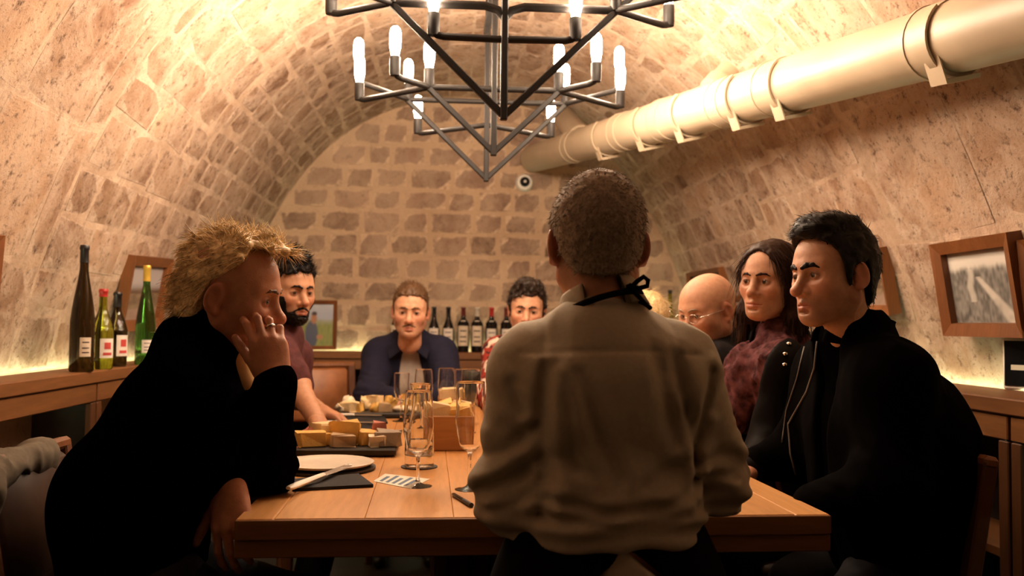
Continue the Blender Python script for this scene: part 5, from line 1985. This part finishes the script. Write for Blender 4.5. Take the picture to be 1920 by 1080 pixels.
# ------------------------------------------------------------------ the blond man on the left, cheek in his hand
def blond():
    J = dict(pelvis=W(262, 1100, 1.98), chest=W(335, 800, 2.0), neck=W(372, 655, 2.0), sr=W(332, 732, 1.88), sl=W(365, 712, 2.20),
             er=W(494, 868, 2.08), wr=W(516, 712, 1.895), el=W(405, 880, 2.26), wl=W(432, 912, 1.93), w=.98, slump=(-.05, 0, .02))
    J['pelvis'].z = .59; J['hipaxis'] = (0, 1, 0)
    J.update(kr=(-.28, 1.90, .47), kl=(-.30, 2.14, .47), ar=(-.36, 1.88, .09), al=(-.34, 2.16, .09), toe=(1, 0, 0))
    H = dict(face=-4, pitch=10, roll=6, pos=W(436, 549, 1.995), scale=1.02, fat=.003, gaze=-20, iris='iris_blue')
    p = Person('blond wavy haired man in black resting his cheek in his hand, elbow on the table', J, H, 'ruddy')
    p.head(.0028, .15, (.34, .20, .13))
    p.torso_skin()
    p.hand('r', (-.22, .05, .95), (.30, -.93, .12), .0026, curls=[(18, 42, 30), (20, 48, 30), (24, 50, 30), (30, 52, 30)], spread=.9, thumb=(.85, .42, -.35), thumb_bend=.2, scale=.95)
    p.hand('l', (.15, -.55, -.8), (-.2, -.75, .5), .003, curl=(30, 28, 20), spread=1.0)
    p.finish_skin()
    p.brows('hair_brown', .0036)
    tab = [(0, .106), (30, .106), (48, .098), (62, .078), (74, .050), (84, .036), (100, .028), (110, -.02), (128, -.088), (180, -.105)]
    def extra(F):
        F.ell((0, .050, .106), (.052, .048, .016), k=.03)
        F.ell((0, -.062, -.035), (.062, .040, .060), k=.03)
    F = hair_field(tab, .012, .005, .011, 36, extra)
    def flow(q):
        top = q[:, 2] > .095
        w1 = vnoise((q * 28).astype(np.float32)); w2 = vnoise((q * 28 + 50).astype(np.float32))
        return np.stack([.7 * w1, np.where(top, -.2 + .9 * w2, -.9 + .6 * w2), np.where(top, .15 + .5 * w1, -.7 + .6 * w1)], 1)
    p.hair('hair', F, .0032, 'hair_blond', 4600, .042, flow, .0011, 6, .05, None, .10, .06, gravity=.05)
    F = Field(); torso(F, J, .016, girth=1.08)
    arm_caps(F, J['sr'], J['er'], J['wr'], .020, .04, .97, gw=.014)
    arm_caps(F, J['sl'], J['el'], J['wl'], .020, .04, .93, gw=.014)
    F.ell(Vector(J['er']) + Vector((.0, 0, -.030)), (.062, .070, .056), k=.03)
    F.cap(Vector(J['neck']) + Vector((-.01, 0, .0)), Vector(J['neck']) + Vector((.03, 0, .045)), .076, .068, .03)
    F.fn(lambda q: .0585 - np.sqrt((q[:, 0] - J['neck'][0] - .038) ** 2 + (q[:, 1] - 2.0) ** 2) - np.maximum(J['neck'][2] + .012 - q[:, 2], 0) , .008, 'i') if False else None
    F.disp = wrinkle(.005, 8, 51, [(J['er'], (.2, .1, 1), .13)], .005)
    F.fn(lambda q: .752 - q[:, 2] - 9 * (q[:, 0] < -.44), .004, 'i')
    p.garment('sweater', F, .0062, 'black_wool', 'black sweater')
    # tan shirt front showing at the open neck
    G = Field()
    a = W(452, 690, 2.02); b = W(470, 790, 2.06)
    G.cap(W(435, 672, 2.00), W(468, 745, 2.05), .030, .022, .02); G.cap(W(468, 745, 2.05), W(470, 800, 2.08), .022, .012, .02)
    G.disp = wrinkle(.004, 18, 5)
    p.garment('shirt', G, .004, 'tan_shirt', 'tan shirt showing at the neck')
    # ring
    F = hand_field(1, curls=[(18, 42, 30), (20, 48, 30), (24, 50, 30), (30, 52, 30)], spread=.9, scale=.95)
    Mx = frame_xz((-.22, .05, .95), (.30, -.93, .12))
    a = R(24); f = R(-5 * .9)
    d = Vector((math.cos(a) * math.cos(f), math.sin(f) * math.cos(a), -math.sin(a)))
    c = Vector((.090, -.012, .001)) * .95 + d * .026
    rq = d.to_track_quat('Z', 'X').to_matrix()
    m = MB(); m.lathe([(.0090, -.0025), (.0104, -.0025), (.0106, 0), (.0104, .0025), (.0090, .0025)], 20, c=c, rot=rq)
    V = np.array([(Mx @ Vector(v))[:] for v in m.v]) + np.array(J['wr'])
    p.put('finger_ring', V, m.f, 'steel')
    p.trousers('dark_cloth')
    return p
blond()

# ------------------------------------------------------------------ bearded man behind him
def bearded():
    J = dict(pelvis=W(430, 800, 3.42), chest=W(492, 705, 3.42), neck=W(528, 632, 3.42), sr=W(520, 672, 3.26), sl=W(548, 668, 3.58),
             er=W(556, 722, 3.22), wr=W(594, 788, 3.06), el=W(560, 745, 3.62), wl=W(600, 770, 3.45), w=.95)
    J['pelvis'].z = .59; J['hipaxis'] = (0, 1, 0)
    x = -.42
    J.update(kr=(x, 3.30, .48), kl=(x, 3.55, .48), ar=(x - .08, 3.30, .09), al=(x - .08, 3.55, .09), toe=(1, 0, 0))
    H = dict(face=-48, pitch=6, roll=0, pos=W(543, 545, 3.38), nose=1.1, gaze=-10)
    p = Person('bearded dark haired man in a maroon short sleeved shirt behind the blond man', J, H, 'tan')
    p.head(.0036, .3)
    p.torso_skin()
    p.forearm_skin('r', .006); p.forearm_skin('l', .007)
    p.hand('r', (.45, -.55, -.45), (.3, .1, 1), .0042, curl=(30, 35, 25))
    p.hand('l', (.8, -.4, -.2), (.1, .1, 1), .005, curl=(25, 30, 20))
    p.finish_skin()
    p.brows('hair_black', .0046)
    V, Q = surface(beard_field(H, .0012, -.058), .0028, .01)
    p.put('beard', p.to_world(V), Q, 'hair_black')
    p.moustache('hair_black', .0044)
    def extra(F):
        F.ell((0, .03, .125), (.045, .05, .022), k=.02)
        F.ell((.005, .012, .148), (.022, .025, .02), k=.02)
    F = hair_field(HAIRTAB['short'], .018, .008, .006, 60, extra)
    p.hair('hair', F, .0038, 'hair_black', 1500, .028, lambda q: np.tile(np.array((0, .2, .5)), (len(q), 1)), .0011, 3, .2, lambda V: V[:, 2] > .06, .8, .4)
    F = Field(); torso(F, J, .010)
    for q in 'lr': arm_caps(F, J['s' + q], Vector(J['s' + q]).lerp(Vector(J['e' + q]), .80), Vector(J['s' + q]).lerp(Vector(J['e' + q]), .84), .016, .03)
    F.disp = wrinkle(.004, 9, 61)
    p.garment('tee_shirt', F, .008, 'maroon_shirt', 'maroon short sleeved shirt')
    p.trousers('dark_cloth')
bearded()

# ------------------------------------------------------------------ moustached man in navy at the far end
def navy():
    J = dict(pelvis=W(770, 800, 4.78), chest=W(768, 705, 4.60), neck=W(769, 642, 4.52), sr=W(714, 666, 4.52), sl=W(825, 664, 4.52),
             er=W(694, 742, 4.30), wr=W(752, 752, 4.16), el=W(846, 738, 4.30), wl=W(782, 750, 4.12), w=.98)
    J['pelvis'].z = .59
    x = J['pelvis'].x
    J.update(kr=(x - .12, 4.34, .48), kl=(x + .12, 4.34, .48), ar=(x - .12, 4.46, .09), al=(x + .12, 4.46, .09), toe=(0, -1, 0))
    H = dict(face=-91, pitch=6, roll=-2, pos=W(770, 583, 4.36), scale=1.04, jaw=1.02)
    p = Person('moustached man in open navy jacket over pale shirt, at the far table end', J, H, 'fair')
    p.head(.0036, .35, (.30, .17, .11))
    p.torso_skin()
    p.hand('r', (.9, -.25, -.05), (0, 0, 1), .005); p.hand('l', (-.9, -.2, -.05), (0, 0, 1), .005)
    p.finish_skin()
    p.brows('hair_brown', .0042)
    p.moustache('hair_brown', .0048, .029)
    F = hair_field(HAIRTAB['short'], .014, .005, .004, 70)
    p.hair('hair', F, .004, 'hair_brown', 1200, .016, lambda q: np.tile(np.array((.3, .1, .4)), (len(q), 1)), .001, 2, .15, lambda V: V[:, 2] > .05, .7, .35)
    T = Field(); torso(T, J, .004); T.disp = wrinkle(.004, 10, 73)
    p.garment('tee_shirt', T, .009, 'grey_tee', 'pale grey shirt')
    F = Field(); torso(F, J, .022)
    for q in 'lr': arm_caps(F, J['s' + q], J['e' + q], J['w' + q], .024, .04, .95, gw=.018)
    cx = J['chest'].x
    nz = J['neck'].z
    def opening(q):
        dz = nz + .02 - q[:, 2]
        half = .030 + np.clip(dz, -.02, .2) * .16
        return np.maximum(np.abs(q[:, 0] - cx - .006 - .05 * np.clip(dz, 0, .3)) - half, q[:, 1] - (J['chest'].y - .03)) * .8
    F.fn(opening, .012, 's')
    F.disp = wrinkle(.006, 8, 71, [(J['er'], (0, .3, 1), .12), (J['el'], (0, .3, 1), .12)], .004)
    p.garment('jacket', F, .0075, 'navy_cloth', 'navy jacket')
    # collar flaps
    for s in (-1, 1):
        m = MB()
        a = Vector((cx + s * .052, J['neck'].y - .03, nz + .035)); 
        pts = [a, a + Vector((s * .055, -.035, -.055)), a + Vector((s * .035, -.10, -.115)), a + Vector((-s * .014, -.085, -.075))]
        n_ = (pts[1] - pts[0]).cross(pts[3] - pts[0]).normalized() * .006
        if n_.y > 0: n_ = -n_
        V = pts + [q + n_ for q in pts]
        Fc = [[0, 1, 2, 3], [7, 6, 5, 4]] + [[i, (i + 1) % 4, 4 + (i + 1) % 4, 4 + i] for i in range(4)]
        p.put('collar_flap', np.array([v[:] for v in V]), Fc, 'navy_cloth')
    p.trousers('dark_cloth')
navy()

# ------------------------------------------------------------------ curly haired man in a red and white shirt
def curly():
    J = dict(pelvis=W(1000, 800, 4.76), chest=W(996, 712, 4.60), neck=W(992, 640, 4.52), sr=W(935, 662, 4.52), sl=W(1055, 662, 4.52),
             er=W(922, 735, 4.32), wr=W(960, 752, 4.12), el=W(1080, 735, 4.32), wl=W(1030, 752, 4.12), w=.98)
    J['pelvis'].z = .59
    x = J['pelvis'].x
    J.update(kr=(x - .12, 4.34, .48), kl=(x + .12, 4.34, .48), ar=(x - .12, 4.46, .09), al=(x + .12, 4.46, .09), toe=(0, -1, 0))
    H = dict(face=-96, pitch=8, roll=-3, pos=W(988, 580, 4.40), scale=1.05, nose=1.0)
    p = Person('curly dark haired man in a red and white patterned shirt at the far end', J, H, 'fair')
    p.head(.0036, .2)
    p.torso_skin()
    p.hand('r', (.9, -.25, -.05), (0, 0, 1), .005); p.hand('l', (-.9, -.2, -.05), (0, 0, 1), .005)
    p.finish_skin()
    p.brows('hair_curly', .0045)
    def extra(F):
        F.ell((0, .04, .115), (.06, .05, .03), k=.03)
    F = hair_field(HAIRTAB['short'], .020, .010, .010, 62, extra)
    p.hair('hair', F, .0038, 'hair_curly', 1600, .022, flow_down, .0013, 5, .7, lambda V: V[:, 2] > .02, .8, .5)
    F = Field(); torso(F, J, .014)
    for q in 'lr': arm_caps(F, J['s' + q], J['e' + q], J['w' + q], .018, .04, .95, gw=.014)
    F.disp = wrinkle(.005, 9, 81)
    def colf(V):
        a = vnoise((V * 34 + 3).astype(np.float32)) + .5 * vnoise((V * 70 + 9).astype(np.float32))
        t = np.clip((a - .02) / .10, 0, 1)[:, None]
        c = np.array((.66, .52, .42)) * (1 - t) + np.array((.30, .035, .022)) * t
        t2 = np.clip((vnoise((V * 44 + 31).astype(np.float32)) - .38) / .06, 0, 1)[:, None]
        return c * (1 - t2) + np.array((.05, .02, .02)) * t2
    p.garment('shirt', F, .0070, 'fabric_print', 'red and white patterned shirt', colf)
    p.trousers('dark_cloth')
curly()

# ------------------------------------------------------------------ bald man on the right
def bald():
    J = dict(pelvis=W(1395, 850, 3.12), chest=W(1362, 735, 3.08), neck=W(1352, 655, 3.06), sl=W(1345, 690, 2.90), sr=W(1362, 680, 3.24),
             el=W(1290, 775, 2.92), wl=W(1245, 790, 3.0), er=W(1280, 760, 3.26), wr=W(1225, 775, 3.18), w=1.03)
    J['pelvis'].z = .59; J['hipaxis'] = (0, 1, 0)
    x = .78
    J.update(kr=(x, 3.26, .48), kl=(x, 2.98, .48), ar=(x + .08, 3.26, .09), al=(x + .08, 2.98, .09), toe=(-1, 0, 0))
    H = dict(face=-150, pitch=14, roll=0, pos=W(1326, 582, 3.02), scale=1.02, fat=.006, jaw=1.05)
    p = Person('bald man in rimless glasses looking down, half hidden by the man in grey', J, H, 'pink')
    p.head(.0032, .1, (.45, .33, .25))
    p.torso_skin()
    p.hand('l', (-.9, .1, -.1), (0, 0, 1), .005); p.hand('r', (-.9, -.1, -.1), (0, 0, 1), .005)
    p.finish_skin()
    p.brows('hair_grey', .003)
    g = MB()
    for s in (-1, 1):
        pts = []
        for k in range(17):
            a = 2 * math.pi * k / 16
            pts.append((s * .033 + .021 * math.cos(a), .104 - .10 * abs(s * .033 + .021 * math.cos(a) * 1.0) ** 1.6, -.006 + .015 * math.sin(a)))
        g.tube(pts, .0008, 5)
        g.tube([(s * .054, .094, -.002), (s * .072, .06, 0), (s * .080, -.005, .004), (s * .081, -.018, -.012)], .0011, 5)
    g.tube([(-.012, .103, -.002), (0, .1055, 0), (.012, .103, -.002)], .0009, 5)
    p.put('glasses', p.to_world(np.array(g.v)), g.f, 'steel')
    F = Field(); torso(F, J, .016, girth=1.12)
    for q in 'lr': arm_caps(F, J['s' + q], J['e' + q], J['w' + q], .018, .04, .95, gw=.014)
    F.disp = wrinkle(.005, 9, 91)
    p.garment('sweater', F, .0085, 'dark_cloth', 'dark sweater')
    p.trousers('dark_cloth')
bald()

# ------------------------------------------------------------------ blond guest almost hidden behind the man in grey
def hidden():
    J = dict(pelvis=W(1300, 800, 3.74), chest=W(1262, 715, 3.72), neck=W(1252, 650, 3.70), sl=W(1248, 680, 3.56), sr=W(1256, 676, 3.86),
             el=W(1200, 750, 3.58), wl=W(1160, 765, 3.64), er=W(1200, 745, 3.88), wr=W(1150, 760, 3.80), w=.9)
    J['pelvis'].z = .59; J['hipaxis'] = (0, 1, 0)
    x = .76
    J.update(kr=(x, 3.86, .48), kl=(x, 3.62, .48), ar=(x + .08, 3.86, .09), al=(x + .08, 3.62, .09), toe=(-1, 0, 0))
    H = dict(face=180, pitch=12, roll=0, pos=W(1203, 604, 3.68), scale=.96, fem=1.0)
    p = Person('blond guest almost hidden behind the shoulder of the man in grey', J, H, 'fair')
    p.head(.005)
    p.torso_skin(.016)
    p.hand('l', (-.9, .1, -.1), (0, 0, 1), .006); p.hand('r', (-.9, -.1, -.1), (0, 0, 1), .006)
    p.finish_skin()
    F = hair_field(HAIRTAB['long'], .014, .010, .004, 60)
    p.hair('hair', F, .0045, 'hair_blond', 900, .05, flow_back, .0011, 4, .1, None, .3, .2)
    F = Field(); torso(F, J, .012)
    for q in 'lr': arm_caps(F, J['s' + q], J['e' + q], J['w' + q], .016, .04, .95, gw=.012)
    F.disp = wrinkle(.005, 9, 93)
    p.garment('sweater', F, .011, 'dark_cloth')
    p.trousers('dark_cloth', h=.018)
hidden()

# ------------------------------------------------------------------ dark haired woman
def woman():
    J = dict(pelvis=W(1545, 900, 2.72), chest=W(1496, 775, 2.70), neck=W(1462, 640, 2.70), sl=W(1462, 690, 2.55), sr=W(1500, 680, 2.86),
             el=W(1440, 850, 2.50), wl=W(1405, 885, 2.34), er=W(1400, 800, 2.92), wr=W(1330, 815, 2.84), w=.86)
    J['pelvis'].z = .59; J['hipaxis'] = (.2, 1, 0)
    x = .82
    J.update(kr=(x, 2.82, .48), kl=(x, 2.58, .48), ar=(x + .08, 2.82, .09), al=(x + .08, 2.58, .09), toe=(-1, 0, 0))
    H = dict(face=-141, pitch=2, roll=-3, pos=W(1444, 527, 2.68), scale=.98, fem=1.0, jaw=.90, gaze=-8, open=.6)
    p = Person('dark haired woman in a leather jacket over a mauve scarf between two men', J, H, (.58, .325, .21))
    p.head(.003, 0, lips=(.44, .15, .11))
    p.torso_skin()
    p.hand('l', (-.8, -.3, -.2), (0, 0, 1), .004); p.hand('r', (-.9, -.1, -.1), (0, 0, 1), .005)
    p.finish_skin()
    p.brows('hair_dark_brown', .0042, .002)
    def extra(F):
        for s in (-1, 1):
            F.cap((s * .066, -.030, .02), (s * .078, -.015, -.10), .028, .034, k=.03)
            F.cap((s * .078, -.015, -.10), (s * .074, .012, -.235), .034, .026, k=.03)
        F.cap((0, -.075, 0), (0, -.085, -.20), .06, .06, k=.04)
    tab = [(0, .094), (10, .088), (22, .076), (36, .052), (48, .015), (58, -.04), (66, -.30), (180, -.30)]
    F = hair_field(tab, .010, .008, .003, 45, extra)
    def flow(q):
        return np.stack([np.sign(q[:, 0]) * (.5 * (q[:, 2] > .05)), -.1 + 0 * q[:, 0], -1.0 + .4 * (q[:, 2] > .09)], 1)
    p.hair('hair', F, .0034, 'hair_dark_brown', 3600, .11, flow, .0011, 6, .05, None, .06, .08, gravity=.25, label='long dark brown hair')
    T = Field(); torso(T, J, .006)
    nb = Vector(J['neck'])
    def loop(r0, z0, rr, tilt):
        pts = [nb + Vector((r0 * math.cos(a) - .015, r0 * math.sin(a), z0 + tilt * math.cos(a))) for a in np.linspace(0, 2 * math.pi, 11)]
        for a, b in zip(pts, pts[1:]): T.cap(a, b, rr, rr, .02)
    loop(.082, -.045, .030, .025); loop(.094, -.08, .034, .035)
    T.cap(nb + Vector((-.11, -.02, -.08)), nb + Vector((-.15, -.03, -.22)), .06, .05, .05)
    T.disp = wrinkle(.016, 17, 31)
    p.garment('scarf', T, .0062, 'mauve_knit', 'mauve patterned scarf')
    F = Field(); torso(F, J, .020)
    for q in 'lr': arm_caps(F, J['s' + q], J['e' + q], J['w' + q], .020, .04, .92, gw=.014)
    fd = Vector((-.82, -.57, 0)).normalized()
    c0 = np.array(J['chest'])
    def opening(q):
        a = (q[:, 0] - c0[0]) * fd.x + (q[:, 1] - c0[1]) * fd.y
        b = -(q[:, 0] - c0[0]) * fd.y + (q[:, 1] - c0[1]) * fd.x
        return np.maximum(np.abs(b) - .036 - np.clip(q[:, 2] - c0[2], -.1, .2) * .22, .03 - a) * .8
    F.fn(opening, .012, 's')
    F.disp = wrinkle(.005, 9, 33)
    p.garment('jacket', F, .0070, 'black_leather', 'black leather jacket')
    for px, py in ((1479, 644), (1472, 663), (1471, 683)):
        c = hit(F, px, py, .002)
        if c is not None and c.y < 3.0:
            m = MB(); m.lathe([(0, -.006), (.007, -.004), (.007, .002), (0, .006)], 10, c=c)
            p.put('stud', np.array([v[:] for v in m.v]), m.f, 'steel')
    p.trousers('dark_cloth')
woman()

# ------------------------------------------------------------------ man in black on the right
def manblack():
    J = dict(pelvis=W(1672, 1010, 2.14), chest=W(1640, 805, 2.14), neck=W(1602, 640, 2.14), sl=W(1672, 718, 1.97), sr=W(1560, 700, 2.30),
             el=W(1672, 915, 1.90), wl=W(1520, 950, 2.00), er=W(1500, 850, 2.40), wr=W(1420, 870, 2.36), w=1.06)
    J['pelvis'].z = .60; J['hipaxis'] = (.15, 1, 0)
    J.update(kr=(.90, 2.26, .48), kl=(.88, 1.98, .48), ar=(.98, 2.26, .09), al=(.97, 1.96, .09), toe=(-1, 0, 0))
    H = dict(face=-163, pitch=3, roll=2, pos=W(1562, 515, 2.10), scale=1.0, nose=1.12, jaw=1.06, gaze=-6)
    p = Person('dark haired man in a black coat on the right, gazing across the table', J, H, (.57, .305, .19))
    p.head(.0026, .5, (.20, .11, .07))
    p.torso_skin()
    p.hand('l', (-.8, .45, -.2), (0, 0, 1), .003, curl=(20, 25, 18)); p.hand('r', (-.8, .2, -.2), (0, 0, 1), .004)
    p.finish_skin()
    p.brows('hair_black', .0060)
    def extra(F):
        F.ell((0, .044, .108), (.055, .046, .026), k=.03)
        F.ell((0, .0, .125), (.055, .07, .018), k=.03)
    tab = [(0, .090), (25, .084), (45, .066), (54, .046), (60, .020), (65, -.020), (71, -.034), (76, .016), (104, .024), (116, -.04), (140, -.075), (180, -.088)]
    F = hair_field(tab, .018, .010, .003, 50, extra)
    def flow(q):
        return np.stack([.35 + 0 * q[:, 0], np.where(q[:, 2] > .09, .1, -.8), np.where(q[:, 2] > .06, .0, -.5)], 1)
    p.hair('hair', F, .0030, 'hair_black', 3600, .024, flow, .0010, 4, .03, None, .06, .07)
    F = Field(); torso(F, J, .026, girth=1.1)
    for q in 'lr': arm_caps(F, J['s' + q], J['e' + q], J['w' + q], .026, .05, .95, gw=.018)
    F.ell(Vector(J['chest']) + Vector((.08, -.01, -.08)), (.15, .20, .22), k=.08)
    nb = J['neck']
    fd = Vector((-.95, -.30, 0)).normalized()
    c0 = np.array(nb)
    def opening(q):
        a = (q[:, 0] - c0[0]) * fd.x + (q[:, 1] - c0[1]) * fd.y
        b = -(q[:, 0] - c0[0]) * fd.y + (q[:, 1] - c0[1]) * fd.x
        dz = q[:, 2] - c0[2]
        return np.maximum(np.abs(b) - (.030 + np.clip(dz + .25, 0, .3) * .10), .03 - a) * .8
    F.fn(opening, .012, 's')
    # room for the neck inside the collar
    F.fn(lambda q: np.maximum(np.sqrt((q[:, 0] - c0[0] + .012) ** 2 + (q[:, 1] - c0[1]) ** 2) - .068, c0[2] - .0 - q[:, 2]), .006, 's')
    F.disp = wrinkle(.006, 8, 101, [(J['el'], (1, 0, .6), .12)], .004)
    p.garment('coat', F, .0062, 'black_jacket', 'black coat with a turned up collar')
    rotc = Matrix.Rotation(R(12), 3, 'Y')
    band(p, 'coat_collar', Vector(nb) + Vector((.004, 0, .030)), rotc, .080, .074, [(.012, -.05), (.006, -.01), (.000, .030), (.001, .034)], 'black_jacket', -70, 250, th=.006)
    T = Field(); torso(T, J, .010); T.cap(Vector(nb), Vector(nb) + Vector((-.005, 0, .022)), .066, .060, .02)
    T.disp = wrinkle(.004, 10, 103)
    p.garment('tee_shirt', T, .0085, 'black_wool', 'black tee shirt')
    seam(p, 'zip', F, [(1532, 640), (1527, 690), (1512, 735), (1478, 795), (1482, 850), (1492, 890)], .0028, 'zip_grey', label='pale zip edge of the coat')
    seam(p, 'zip', F, [(1508, 650), (1494, 710), (1474, 770), (1466, 830)], .0022, 'zip_grey')
    p.trousers('dark_cloth')
mat('zip_grey', (.10, .09, .08), .5, vary=.2)
manblack()

# ------------------------------------------------------------------ chairs under the sitters and the empty leather one
chair(-.64, 2.04, 0, 'chair the blond man in black sits on, a pale jacket over its back')
chair(.93, 2.12, 180, 'chair of the man in the black coat, its back rail showing behind him')
chair(-.72, 3.42, 0, 'chair of the bearded man in maroon')
chair(1.10, 2.72, 180, 'chair of the dark haired woman')
chair(1.08, 3.30, 180, 'chair of the bald man')
chair(1.02, 3.86, 180, 'chair of the almost hidden blond guest')
chair(-.16, 4.80, -90, 'chair of the man in the navy jacket')
chair(.40, 4.80, -90, 'chair of the curly haired man')
ch = make_chair('empty brown leather chair between bearded man and man in navy', 'leather')
ch.location = (-.60, 4.50, 0); ch.rotation_euler = (0, 0, R(-72 - 90)); ch.scale = (1.05, 1.05, 1.09)

# pale jacket draped over the blond man's chair back
F = Field()
cx_, cy_ = -.64 - .255, 2.00
F.cap((cx_ - .01, cy_ - .17, .825), (cx_ - .01, cy_ + .13, .832), .032, .032, .03)
F.cap((cx_ - .045, cy_ - .15, .80), (cx_ - .06, cy_ + .12, .56), .040, .055, .06)
F.cap((cx_ - .045, cy_ + .15, .80), (cx_ - .06, cy_ - .15, .55), .040, .055, .06)
F.cap((cx_ + .01, cy_ - .19, .80), (cx_ - .01, cy_ - .20, .60), .034, .045, .05)
F.disp = wrinkle(.013, 12, 111)
V, Q = surface(F, .007, .04)
V = relax(V, Q, 1, .4)
c = np.array((cx_, cy_, .6))
o = mesh_obj('draped_jacket', V - c, Q, 'coat_beige', None, True, loc=tuple(c))
tag(o, 'pale beige jacket draped over the chair back behind the blond man', 'jacket')
